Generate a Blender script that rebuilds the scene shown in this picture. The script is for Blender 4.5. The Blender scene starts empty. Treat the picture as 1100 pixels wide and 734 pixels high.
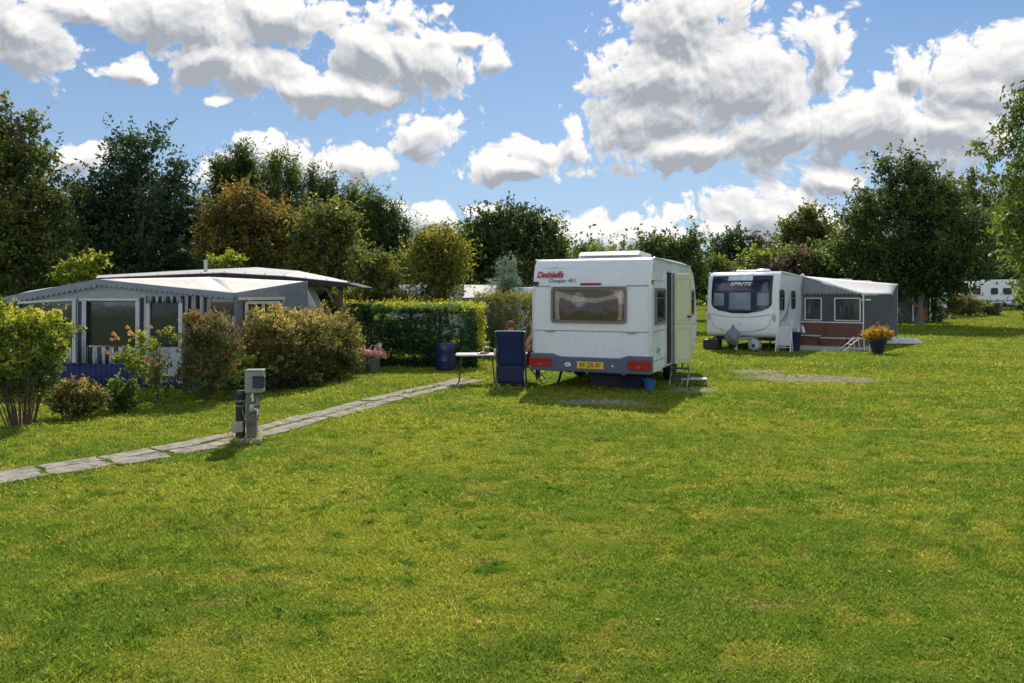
import bpy, math, random
import numpy as np
from mathutils import Vector, Matrix
R = math.radians
SUN_E, SKY_S, CLOUD_S, CLOUD_BACK_FILL = 5.0, 0.1, 1.0, 1.8
BLADE_T, SOIL_K = 1.5, .62
GRASS = [(1.4, 2.9, 3000, 1.0), (2.9, 6, 4600, .9), (6, 10, 1700, 1.5), (10, 17, 520, 2.5), (17, 32, 110, 4.5), (32, 62, 22, 8.0)]
NOGRASS = [(8.9, 12.3, 23.6, 26.2)]
LEAF_K = 2.25
scene = bpy.context.scene
COL = scene.collection
FPX, CX, HY, CAMH = 794.0, 550.0, 318.0, 1.75

# ------------------------------------------------------------------ terrain
def zt(x, y):
    t = min(max((y - 30.0) / 45.0, 0.0), 1.0)
    z = 0.85 * t * t * (3 - 2 * t)
    z += 0.018 * math.sin(x * 0.7 + 1.3) * math.cos(y * 0.55 + x * .2) * min(1, max(0, (y - 2) / 6.0))
    return z
def zt_np(x, y):
    t = np.clip((y - 30.0) / 45.0, 0, 1)
    z = 0.85 * t * t * (3 - 2 * t)
    return z + 0.018 * np.sin(x * 0.7 + 1.3) * np.cos(y * 0.55 + x * .2) * np.clip((y - 2) / 6.0, 0, 1)
def at(px, D):                      # sideways position at depth D
    return (px - CX) / FPX * D
def pt(px, py, D):
    return Vector((at(px, D), D, CAMH - (py - HY) / FPX * D))
def ground(px, py):
    D = CAMH * FPX / (py - HY)
    for _ in range(30):
        D = 0.5 * D + 0.5 * (CAMH - zt(at(px, D), D)) * FPX / (py - HY)
    x = at(px, D)
    return Vector((x, D, zt(x, D)))

# ------------------------------------------------------------------ object helpers
def tag(o, label=None, cat=None, group=None, kind=None):
    if label: o['label'] = label
    if cat: o['category'] = cat
    if group: o['group'] = group
    if kind: o['kind'] = kind
    return o
def empty(name, loc=(0, 0, 0), rz=0.0, label=None, cat=None, group=None, kind=None):
    o = bpy.data.objects.new(name, None)
    COL.objects.link(o)
    o.location = loc; o.rotation_euler = (0, 0, rz); o.empty_display_size = 0.2
    return tag(o, label, cat, group, kind)
def link(name, me, m, parent=None, smooth=None, bevel=0.0, seg=2):
    o = bpy.data.objects.new(name, me)
    COL.objects.link(o)
    if m is not None:
        for mm in (m if isinstance(m, (list, tuple)) else [m]): me.materials.append(mm)
    if parent is not None: o.parent = parent
    if smooth is not None:
        me.shade_smooth(); me.set_sharp_from_angle(angle=R(smooth))
    if bevel:
        b = o.modifiers.new('bevel', 'BEVEL'); b.width = bevel; b.segments = seg
        b.limit_method = 'ANGLE'; b.angle_limit = R(38)
        b.harden_normals = False
    return o
class MB:
    def __init__(s): s.v = []; s.f = []; s.mi = []
    def add(s, vs, fs, mi=0):
        b = len(s.v); s.v += [tuple(v) for v in vs]
        for f in fs: s.f.append(tuple(b + i for i in f)); s.mi.append(mi)
    def box(s, c, d, rz=0.0, mi=0, rot=None):
        M = rot if rot is not None else Matrix.Rotation(rz, 3, 'Z')
        vs = []
        for i in (-.5, .5):
            for j in (-.5, .5):
                for k in (-.5, .5):
                    vs.append(Vector(c) + M @ Vector((i * d[0], j * d[1], k * d[2])))
        s.add(vs, [(0, 1, 3, 2), (4, 6, 7, 5), (0, 4, 5, 1), (2, 3, 7, 6), (0, 2, 6, 4), (1, 5, 7, 3)], mi)
    def tube(s, pts, r, n=8, mi=0, cap=True):
        pts = [Vector(p) for p in pts]
        rs = r if isinstance(r, (list, tuple)) else [r] * len(pts)
        up = Vector((0, 0, 1)); rings = []
        for i, p in enumerate(pts):
            d = (pts[min(i + 1, len(pts) - 1)] - pts[max(i - 1, 0)])
            if d.length < 1e-7: d = Vector((0, 0, 1))
            d.normalize()
            a = d.cross(up)
            if a.length < 0.05: a = d.cross(Vector((0, 1, 0)))
            a.normalize(); b = d.cross(a).normalized()
            rings.append([p + (a * math.cos(2 * math.pi * k / n) + b * math.sin(2 * math.pi * k / n)) * rs[i] for k in range(n)])
        vs = [v for ring in rings for v in ring]; fs = []
        for i in range(len(pts) - 1):
            for k in range(n):
                k2 = (k + 1) % n
                fs.append((i * n + k, i * n + k2, (i + 1) * n + k2, (i + 1) * n + k))
        if cap:
            fs.append(tuple(range(n))[::-1]); fs.append(tuple((len(pts) - 1) * n + k for k in range(n)))
        s.add(vs, fs, mi)
    def bar(s, a, b, w, h=None, mi=0):
        a = Vector(a); b = Vector(b); h = h or w
        d = (b - a); L = d.length; d.normalize()
        q = d.to_track_quat('Y', 'Z').to_matrix()
        s.box((a + b) / 2, (w, L, h), rot=q, mi=mi)
    def prism(s, poly, axis, t0, t1, mi=0):
        # poly in the two other axes; axis 'x','y' or 'z'
        def mk(p, t):
            return {'x': (t, p[0], p[1]), 'y': (p[0], t, p[1]), 'z': (p[0], p[1], t)}[axis]
        n = len(poly)
        vs = [mk(p, t0) for p in poly] + [mk(p, t1) for p in poly]
        fs = [tuple(range(n)), tuple(range(2 * n - 1, n - 1, -1))]
        for i in range(n):
            j = (i + 1) % n
            fs.append((i, i + n, j + n, j))
        s.add(vs, fs, mi)
    def lathe(s, prof, c=(0, 0, 0), n=20, mi=0, M=None):
        M = M or Matrix.Identity(3)
        vs = []; fs = []
        for (r, z) in prof:
            for k in range(n):
                a = 2 * math.pi * k / n
                vs.append(Vector(c) + M @ Vector((r * math.cos(a), r * math.sin(a), z)))
        for i in range(len(prof) - 1):
            for k in range(n):
                k2 = (k + 1) % n
                fs.append((i * n + k, i * n + k2, (i + 1) * n + k2, (i + 1) * n + k))
        fs.append(tuple(range(n))[::-1]); fs.append(tuple((len(prof) - 1) * n + k for k in range(n)))
        s.add(vs, fs, mi)
    def sheet(s, pts, t=0.0, mi=0):
        """quad patch from a grid of points [row][col]; optional thickness downward/along given vec"""
        nr = len(pts); nc = len(pts[0])
        s.add([p for r in pts for p in r], [(i * nc + j, i * nc + j + 1, (i + 1) * nc + j + 1, (i + 1) * nc + j) for i in range(nr - 1) for j in range(nc - 1)], mi)
    def build(s, name, m, parent=None, smooth=None, bevel=0.0, seg=2, fix=True):
        me = bpy.data.meshes.new(name); me.from_pydata(s.v, [], s.f)
        if fix:
            import bmesh
            bm = bmesh.new(); bm.from_mesh(me); bmesh.ops.recalc_face_normals(bm, faces=bm.faces[:]); 
            bm.to_mesh(me); bm.free()
        for p, k in zip(me.polygons, s.mi): p.material_index = k
        me.update()
        return link(name, me, m, parent, smooth, bevel, seg)
def text_mesh(name, txt, size, m, parent, loc, rot, shear=0.0, extrude=0.001, sx=1.0, bold=0.0, align='LEFT'):
    cu = bpy.data.curves.new(name, 'FONT'); cu.body = txt; cu.size = size; cu.shear = shear
    cu.extrude = extrude; cu.offset = bold; cu.align_x = align
    t = bpy.data.objects.new(name + '_tmp', cu); COL.objects.link(t)
    me = bpy.data.meshes.new_from_object(t)
    bpy.data.objects.remove(t); bpy.data.curves.remove(cu)
    me.materials.clear()
    o = link(name, me, m, parent)
    o.location = loc; o.rotation_euler = rot; o.scale = (sx, 1, 1)
    return o

# ------------------------------------------------------------------ materials
def nodes_of(m):
    m.use_nodes = True
    nt = m.node_tree; nt.nodes.clear()
    return nt, nt.nodes, nt.links
def N(nt, typ, **kw):
    n = nt.nodes.new(typ)
    for k, v in kw.items():
        if k in n.bl_rna.properties and k != 'inputs': setattr(n, k, v)
    return n
def mat(name, col, rough=0.5, metal=0.0, var=0.08, scale=6.0, bump=0.0, bscale=60.0, trans=0.0, spec=0.5, dirt=0.0):
    """painted / fabric / plastic surface with mild procedural variation"""
    m = bpy.data.materials.new(name)
    nt, nd, lk = nodes_of(m)
    out = N(nt, 'ShaderNodeOutputMaterial'); p = N(nt, 'ShaderNodeBsdfPrincipled')
    tc = N(nt, 'ShaderNodeTexCoord'); no = N(nt, 'ShaderNodeTexNoise')
    no.inputs['Scale'].default_value = scale; no.inputs['Detail'].default_value = 5
    lk.new(tc.outputs['Object'], no.inputs['Vector'])
    mx = N(nt, 'ShaderNodeMix', data_type='RGBA', blend_type='MULTIPLY')
    mx.inputs['Factor'].default_value = 1.0
    rp = N(nt, 'ShaderNodeMapRange')
    rp.inputs['From Min'].default_value = 0.3; rp.inputs['From Max'].default_value = 0.7
    rp.inputs['To Min'].default_value = 1 - var; rp.inputs['To Max'].default_value = 1 + var
    lk.new(no.outputs['Fac'], rp.inputs['Value'])
    mx.inputs['A'].default_value = (*col, 1)
    lk.new(rp.outputs['Result'], mx.inputs['B'])
    src = mx.outputs['Result']
    if dirt > 0:
        n2 = N(nt, 'ShaderNodeTexNoise'); n2.inputs['Scale'].default_value = 3.0; n2.inputs['Detail'].default_value = 8; n2.inputs['Roughness'].default_value = .7
        mp = N(nt, 'ShaderNodeMapping'); mp.inputs['Scale'].default_value = (3, 3, .6)
        lk.new(tc.outputs['Object'], mp.inputs['Vector']); lk.new(mp.outputs['Vector'], n2.inputs['Vector'])
        r2 = N(nt, 'ShaderNodeMapRange'); r2.inputs['From Min'].default_value = .45; r2.inputs['From Max'].default_value = .75
        r2.inputs['To Max'].default_value = dirt; lk.new(n2.outputs['Fac'], r2.inputs['Value'])
        m2 = N(nt, 'ShaderNodeMix', data_type='RGBA'); lk.new(r2.outputs['Result'], m2.inputs['Factor'])
        lk.new(src, m2.inputs['A']); m2.inputs['B'].default_value = (.12, .12, .09, 1)
        src = m2.outputs['Result']
    lk.new(src, p.inputs['Base Color'])
    rr = N(nt, 'ShaderNodeMapRange'); rr.inputs['To Min'].default_value = max(.02, rough - .08); rr.inputs['To Max'].default_value = min(1, rough + .1)
    lk.new(no.outputs['Fac'], rr.inputs['Value']); lk.new(rr.outputs['Result'], p.inputs['Roughness'])
    p.inputs['Metallic'].default_value = metal
    p.inputs['Specular IOR Level'].default_value = spec
    if bump:
        nb = N(nt, 'ShaderNodeTexNoise'); nb.inputs['Scale'].default_value = bscale; nb.inputs['Detail'].default_value = 4
        lk.new(tc.outputs['Object'], nb.inputs['Vector'])
        b = N(nt, 'ShaderNodeBump'); b.inputs['Strength'].default_value = bump; b.inputs['Distance'].default_value = .01
        lk.new(nb.outputs['Fac'], b.inputs['Height']); lk.new(b.outputs['Normal'], p.inputs['Normal'])
    sh = p.outputs['BSDF']
    if trans > 0:
        tr = N(nt, 'ShaderNodeBsdfTranslucent'); lk.new(src, tr.inputs['Color'])
        ms = N(nt, 'ShaderNodeMixShader'); ms.inputs['Fac'].default_value = trans
        lk.new(sh, ms.inputs[1]); lk.new(tr.outputs['BSDF'], ms.inputs[2]); sh = ms.outputs['Shader']
    lk.new(sh, out.inputs['Surface'])
    return m
def glass(name, tint=(.25, .28, .3), see=0.5, rough=0.03):
    m = bpy.data.materials.new(name)
    nt, nd, lk = nodes_of(m)
    out = N(nt, 'ShaderNodeOutputMaterial'); g = N(nt, 'ShaderNodeBsdfGlossy'); t = N(nt, 'ShaderNodeBsdfTransparent'); d = N(nt, 'ShaderNodeBsdfDiffuse')
    g.inputs['Roughness'].default_value = rough; g.inputs['Color'].default_value = (.9, .92, .95, 1)
    t.inputs['Color'].default_value = (*tint, 1)
    d.inputs['Color'].default_value = (*[c * .15 for c in tint], 1)
    m1 = N(nt, 'ShaderNodeMixShader'); m1.inputs['Fac'].default_value = see
    lk.new(d.outputs[0], m1.inputs[1]); lk.new(t.outputs[0], m1.inputs[2])
    fr = N(nt, 'ShaderNodeFresnel'); fr.inputs['IOR'].default_value = 1.5
    tc = N(nt, 'ShaderNodeTexCoord'); no = N(nt, 'ShaderNodeTexNoise'); no.inputs['Scale'].default_value = 2.5
    lk.new(tc.outputs['Object'], no.inputs['Vector'])
    b = N(nt, 'ShaderNodeBump'); b.inputs['Strength'].default_value = .02; b.inputs['Distance'].default_value = .1
    lk.new(no.outputs['Fac'], b.inputs['Height']); lk.new(b.outputs['Normal'], g.inputs['Normal'])
    m2 = N(nt, 'ShaderNodeMixShader'); lk.new(fr.outputs[0], m2.inputs['Fac'])
    lk.new(m1.outputs[0], m2.inputs[1]); lk.new(g.outputs[0], m2.inputs[2])
    lk.new(m2.outputs[0], out.inputs['Surface'])
    return m
def stripes(name, c1, c2, per, axis='X', trans=0.15):
    m = bpy.data.materials.new(name)
    nt, nd, lk = nodes_of(m)
    out = N(nt, 'ShaderNodeOutputMaterial'); p = N(nt, 'ShaderNodeBsdfPrincipled'); p.inputs['Roughness'].default_value = .75
    tc = N(nt, 'ShaderNodeTexCoord'); sp = N(nt, 'ShaderNodeSeparateXYZ'); lk.new(tc.outputs['Object'], sp.inputs[0])
    a = N(nt, 'ShaderNodeMath', operation='MULTIPLY'); a.inputs[1].default_value = 1.0 / per
    lk.new(sp.outputs[axis], a.inputs[0])
    f = N(nt, 'ShaderNodeMath', operation='FRACT'); lk.new(a.outputs[0], f.inputs[0])
    g = N(nt, 'ShaderNodeMath', operation='GREATER_THAN'); g.inputs[1].default_value = .5; lk.new(f.outputs[0], g.inputs[0])
    no = N(nt, 'ShaderNodeTexNoise'); no.inputs['Scale'].default_value = 4; lk.new(tc.outputs['Object'], no.inputs['Vector'])
    mx = N(nt, 'ShaderNodeMix', data_type='RGBA'); lk.new(g.outputs[0], mx.inputs['Factor'])
    mx.inputs['A'].default_value = (*c1, 1); mx.inputs['B'].default_value = (*c2, 1)
    m3 = N(nt, 'ShaderNodeMix', data_type='RGBA', blend_type='MULTIPLY'); m3.inputs['Factor'].default_value = .5
    lk.new(mx.outputs['Result'], m3.inputs['A']); lk.new(no.outputs['Fac'], m3.inputs['B'])
    lk.new(m3.outputs['Result'], p.inputs['Base Color'])
    t = N(nt, 'ShaderNodeBsdfTranslucent'); lk.new(m3.outputs['Result'], t.inputs['Color'])
    ms = N(nt, 'ShaderNodeMixShader'); ms.inputs['Fac'].default_value = trans
    lk.new(p.outputs[0], ms.inputs[1]); lk.new(t.outputs[0], ms.inputs[2]); lk.new(ms.outputs[0], out.inputs['Surface'])
    return m
def leafmat(name, dark, mid, light, trans=0.45, gloss=0.25):
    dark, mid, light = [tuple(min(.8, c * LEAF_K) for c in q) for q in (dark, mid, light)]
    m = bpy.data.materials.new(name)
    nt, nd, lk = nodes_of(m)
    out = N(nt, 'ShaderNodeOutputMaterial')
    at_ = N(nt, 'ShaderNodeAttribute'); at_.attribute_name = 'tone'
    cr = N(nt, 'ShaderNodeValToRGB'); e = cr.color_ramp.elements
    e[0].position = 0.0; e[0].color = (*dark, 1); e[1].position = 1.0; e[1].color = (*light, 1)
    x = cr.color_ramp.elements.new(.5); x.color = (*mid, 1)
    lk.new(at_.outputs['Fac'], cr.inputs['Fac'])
    p = N(nt, 'ShaderNodeBsdfPrincipled'); p.inputs['Roughness'].default_value = .5; p.inputs['Specular IOR Level'].default_value = gloss
    lk.new(cr.outputs['Color'], p.inputs['Base Color'])
    hs = N(nt, 'ShaderNodeHueSaturation'); hs.inputs['Hue'].default_value = .49; hs.inputs['Saturation'].default_value = 1.15; hs.inputs['Value'].default_value = 1.9
    lk.new(cr.outputs['Color'], hs.inputs['Color'])
    t = N(nt, 'ShaderNodeBsdfTranslucent'); lk.new(hs.outputs['Color'], t.inputs['Color'])
    ms = N(nt, 'ShaderNodeMixShader'); ms.inputs['Fac'].default_value = trans
    lk.new(p.outputs[0], ms.inputs[1]); lk.new(t.outputs[0], ms.inputs[2]); lk.new(ms.outputs[0], out.inputs['Surface'])
    return m
# ------------------------------------------------------------------ camera, sun, sky with cumulus
cam = bpy.data.cameras.new('camera'); camo = bpy.data.objects.new('camera', cam); COL.objects.link(camo)
camo.location = (0, 0, CAMH); camo.rotation_euler = (R(90), 0, 0)
cam.sensor_width = 36; cam.lens = FPX / 1100 * 36; cam.shift_y = -49.0 / 1100
cam.clip_start = .05; cam.clip_end = 3000
scene.camera = camo
scene.view_settings.view_transform = 'Standard'; scene.view_settings.look = 'None'
scene.view_settings.exposure = 0; scene.view_settings.gamma = 1
scene.render.resolution_x = 1024; scene.render.resolution_y = 683
SUN_EL, SUN_AZ = R(44), R(8)
sd = Vector((math.sin(SUN_AZ) * math.cos(SUN_EL), math.cos(SUN_AZ) * math.cos(SUN_EL), math.sin(SUN_EL)))
sl = bpy.data.lights.new('sun', 'SUN'); sl.energy = SUN_E; sl.angle = R(.53); sl.color = (1.0, .93, .82)
so = bpy.data.objects.new('sun', sl); COL.objects.link(so); so.rotation_euler = sd.to_track_quat('Z', 'Y').to_euler()
so.location = (5, 30, 30)

w = bpy.data.worlds.new('World'); scene.world = w; w.use_nodes = True
nt = w.node_tree; nt.nodes.clear(); lk = nt.links
def M_(op, a, b=None, c=None, clamp=False, tree=None):
    T = tree or nt
    n = T.nodes.new('ShaderNodeMath'); n.operation = op; n.use_clamp = clamp
    for i, v in enumerate((a, b, c)):
        if v is None: continue
        if isinstance(v, (int, float)): n.inputs[i].default_value = v
        else: T.links.new(v, n.inputs[i])
    return n.outputs[0]
# blobs in photo pixels, turned into azimuth / tan(elevation)
BL = [(35,42,78,46),(95,8,62,30),(-20,20,70,62),(200,26,120,46),(150,74,26,18),(300,16,86,34),(285,74,62,34),(335,98,52,22),
 (230,62,60,34),(243,111,16,7),(437,66,66,46),(430,18,38,24),(396,56,42,34),(392,102,56,18),(455,141,42,28),(488,13,13,7),(537,60,13,20),(510,45,22,9),
 (232,186,40,17),(285,172,42,25),(340,178,46,24),(394,177,36,22),(74,166,30,18),
 (556,181,62,19),(607,150,22,32),(572,166,36,20),
 (690,88,78,58),(735,28,76,56),(690,128,74,40),(790,95,84,64),(882,54,44,40),(850,140,112,38),(745,158,100,27),(950,128,74,52),(985,76,36,32),(1050,96,86,58),(1020,140,90,40),(1110,70,60,40),
 (900,192,34,18),(822,238,66,32),(866,262,60,34),(770,252,24,15),(640,250,62,24),(695,256,64,21),(585,240,36,18),(468,236,30,17),(430,224,12,6),(520,226,24,10),(560,262,60,14),
 (1250,120,120,70),(1400,60,150,60),(-220,90,140,60),(-420,40,160,70)]
g = bpy.data.node_groups.new('cloud_density', 'ShaderNodeTree')
g.interface.new_socket('P', in_out='INPUT', socket_type='NodeSocketVector')
g.interface.new_socket('D', in_out='OUTPUT', socket_type='NodeSocketFloat'); g.interface.new_socket('S', in_out='OUTPUT', socket_type='NodeSocketFloat')
gi = g.nodes.new('NodeGroupInput'); go = g.nodes.new('NodeGroupOutput'); gl = g.links
# warp
def noise2(vec, sc, det, rough, dist=0.0, color=False):
    n = g.nodes.new('ShaderNodeTexNoise'); n.noise_dimensions = '2D'
    n.inputs['Scale'].default_value = sc; n.inputs['Detail'].default_value = det; n.inputs['Roughness'].default_value = rough
    n.inputs['Distortion'].default_value = dist
    gl.new(vec, n.inputs['Vector']); return n.outputs['Color'] if color else n.outputs['Fac']
wc = noise2(gi.outputs['P'], 9.0, 3, .5, color=True)
v1 = g.nodes.new('ShaderNodeVectorMath'); v1.operation = 'SUBTRACT'; gl.new(wc, v1.inputs[0]); v1.inputs[1].default_value = (.5, .5, .5)
v2 = g.nodes.new('ShaderNodeVectorMath'); v2.operation = 'MULTIPLY_ADD'; gl.new(v1.outputs[0], v2.inputs[0]); v2.inputs[1].default_value = (.075, .032, 0); gl.new(gi.outputs['P'], v2.inputs[2])
Pw = v2.outputs[0]
acc = None
for (cx, cy, rx, ry) in BL:
    u = (cx - CX) / FPX; az = math.atan(u); c = math.cos(az)
    t = (HY - cy) / FPX * c
    a = rx / FPX * c * c; b = ry / FPX * c
    n = g.nodes.new('ShaderNodeVectorMath'); n.operation = 'MULTIPLY_ADD'
    gl.new(Pw, n.inputs[0]); n.inputs[1].default_value = (1 / a, 1 / b, 0); n.inputs[2].default_value = (-az / a, -t / b, 0)
    l = g.nodes.new('ShaderNodeVectorMath'); l.operation = 'LENGTH'; gl.new(n.outputs[0], l.inputs[0])
    acc = l.outputs['Value'] if acc is None else M_('SMOOTH_MIN', acc, l.outputs['Value'], .25, tree=g)
base = M_('SUBTRACT', 1.45, acc, tree=g)
# unseen sky gets loose generic cumulus, its cover raised for more fill
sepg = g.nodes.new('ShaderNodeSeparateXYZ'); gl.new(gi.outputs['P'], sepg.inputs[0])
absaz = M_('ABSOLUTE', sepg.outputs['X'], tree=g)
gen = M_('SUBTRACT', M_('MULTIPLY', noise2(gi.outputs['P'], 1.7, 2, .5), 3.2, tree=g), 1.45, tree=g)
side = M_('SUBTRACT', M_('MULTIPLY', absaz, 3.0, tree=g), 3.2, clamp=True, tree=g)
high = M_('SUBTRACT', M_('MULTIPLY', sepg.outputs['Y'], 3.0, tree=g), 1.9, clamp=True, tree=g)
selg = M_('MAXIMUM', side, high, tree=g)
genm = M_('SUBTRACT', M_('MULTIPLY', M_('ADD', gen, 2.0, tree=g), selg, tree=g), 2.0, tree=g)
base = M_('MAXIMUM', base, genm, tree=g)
f1 = noise2(Pw, 11.0, 8, .56)
vo = g.nodes.new('ShaderNodeTexVoronoi'); vo.voronoi_dimensions = '2D'; vo.feature = 'SMOOTH_F1'; vo.inputs['Scale'].default_value = 32
vo.inputs['Detail'].default_value = 3; vo.inputs['Roughness'].default_value = .6; vo.inputs['Smoothness'].default_value = .4
gl.new(Pw, vo.inputs['Vector'])
puff = M_('SUBTRACT', .45, vo.outputs['Distance'], tree=g)
det = M_('ADD', M_('MULTIPLY', M_('SUBTRACT', f1, .5, tree=g), 1.5, tree=g), M_('MULTIPLY', puff, .75, tree=g), tree=g)
d = M_('ADD', base, det, tree=g)
gl.new(d, go.inputs['D'])
fs_ = noise2(Pw, 11.0, 2.2, .5)
gl.new(M_('ADD', base, M_('ADD', M_('MULTIPLY', M_('SUBTRACT', fs_, .5, tree=g), 1.5, tree=g), .06, tree=g), tree=g), go.inputs['S'])

tc = nt.nodes.new('ShaderNodeTexCoord'); sp = nt.nodes.new('ShaderNodeSeparateXYZ'); lk.new(tc.outputs['Generated'], sp.inputs[0])
az = M_('ARCTAN2', sp.outputs['X'], sp.outputs['Y'])
ln = M_('SQRT', M_('ADD', M_('MULTIPLY', sp.outputs['X'], sp.outputs['X']), M_('MULTIPLY', sp.outputs['Y'], sp.outputs['Y'])))
tt = M_('DIVIDE', sp.outputs['Z'], M_('MAXIMUM', ln, .02))
def dens(du, dv):
    cb = nt.nodes.new('ShaderNodeCombineXYZ')
    lk.new(M_('ADD', az, du), cb.inputs[0]); lk.new(M_('ADD', tt, dv), cb.inputs[1])
    n = nt.nodes.new('ShaderNodeGroup'); n.node_tree = g; lk.new(cb.outputs[0], n.inputs[0]); return n.outputs
(d0, s0) = dens(0, 0); (d1, s1) = dens(.004, .016); (d2, s2) = dens(.01, .05); (dr, sr) = dens(.003, .0075)
al = nt.nodes.new('ShaderNodeMapRange'); al.interpolation_type = 'SMOOTHSTEP'; al.inputs['From Min'].default_value = -.05; al.inputs['From Max'].default_value = .30
lk.new(d0, al.inputs['Value'])
up = M_('MULTIPLY', M_('GREATER_THAN', sp.outputs['Z'], -.01), 1.0)
alpha = M_('MULTIPLY', al.outputs['Result'], up)
thick = M_('ADD', M_('MULTIPLY', M_('MAXIMUM', s1, 0), .7), M_('ADD', M_('MULTIPLY', M_('MAXIMUM', s2, 0), .95), M_('MULTIPLY', M_('MAXIMUM', d0, 0), .25)))
light = M_('EXPONENT', M_('MULTIPLY', thick, -.62))
rel = M_('ADD', M_('MULTIPLY', M_('SUBTRACT', d0, dr), .55), M_('MULTIPLY', M_('SUBTRACT', s0, s1), .9))
rim = M_('MULTIPLY', M_('SUBTRACT', 1.0, M_('MULTIPLY', d0, 2.2), clamp=True), .32)
light = M_('ADD', M_('ADD', light, rim), rel, clamp=True)
cc = nt.nodes.new('ShaderNodeValToRGB'); e = cc.color_ramp.elements
e[0].position = 0.0; e[0].color = (.40, .43, .48, 1); e[1].position = .88; e[1].color = (1.0, .99, .97, 1)
x = e.new(.26); x.color = (.57, .59, .63, 1)
x = e.new(.55); x.color = (.79, .79, .80, 1)
lk.new(light, cc.inputs['Fac'])
sky = nt.nodes.new('ShaderNodeTexSky'); sky.sky_type = 'NISHITA'; sky.sun_disc = False
sky.sun_elevation = SUN_EL; sky.sun_rotation = SUN_AZ; sky.air_density = 1.0; sky.dust_density = .25; sky.ozone_density = 2.0; sky.altitude = 10
bg1 = nt.nodes.new('ShaderNodeBackground'); bg1.inputs['Strength'].default_value = SKY_S
hs = nt.nodes.new('ShaderNodeHueSaturation'); hs.inputs['Saturation'].default_value = 1.0; lk.new(sky.outputs[0], hs.inputs['Color'])
tn = nt.nodes.new('ShaderNodeMix'); tn.data_type = 'RGBA'; tn.blend_type = 'MULTIPLY'; tn.inputs['Factor'].default_value = 1
lk.new(hs.outputs[0], tn.inputs['A']); tn.inputs['B'].default_value = (.74, .88, 1.0, 1)
hz = nt.nodes.new('ShaderNodeMix'); hz.data_type = 'RGBA'
lk.new(M_('MULTIPLY', M_('SUBTRACT', 1.0, M_('MULTIPLY', tt, 2.6), clamp=True), .75), hz.inputs['Factor'])
lk.new(tn.outputs['Result'], hz.inputs['A']); hz.inputs['B'].default_value = (4.4, 5.7, 7.5, 1)
lk.new(hz.outputs['Result'], bg1.inputs['Color'])
bg2 = nt.nodes.new('ShaderNodeBackground'); lk.new(M_('MULTIPLY_ADD', M_('MULTIPLY', sp.outputs['Y'], -2.5, clamp=True), CLOUD_BACK_FILL, CLOUD_S), bg2.inputs['Strength']); lk.new(cc.outputs[0], bg2.inputs['Color'])  # clouds behind the camera brightened beyond the rest to add fill
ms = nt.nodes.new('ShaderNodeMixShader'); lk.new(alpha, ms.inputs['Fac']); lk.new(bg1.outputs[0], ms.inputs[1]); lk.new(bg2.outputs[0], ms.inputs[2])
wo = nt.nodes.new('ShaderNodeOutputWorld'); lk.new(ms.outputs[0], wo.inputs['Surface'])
try:
    w.cycles.sampling_method = 'MANUAL'; w.cycles.sample_map_resolution = 512
except Exception: pass
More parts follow.
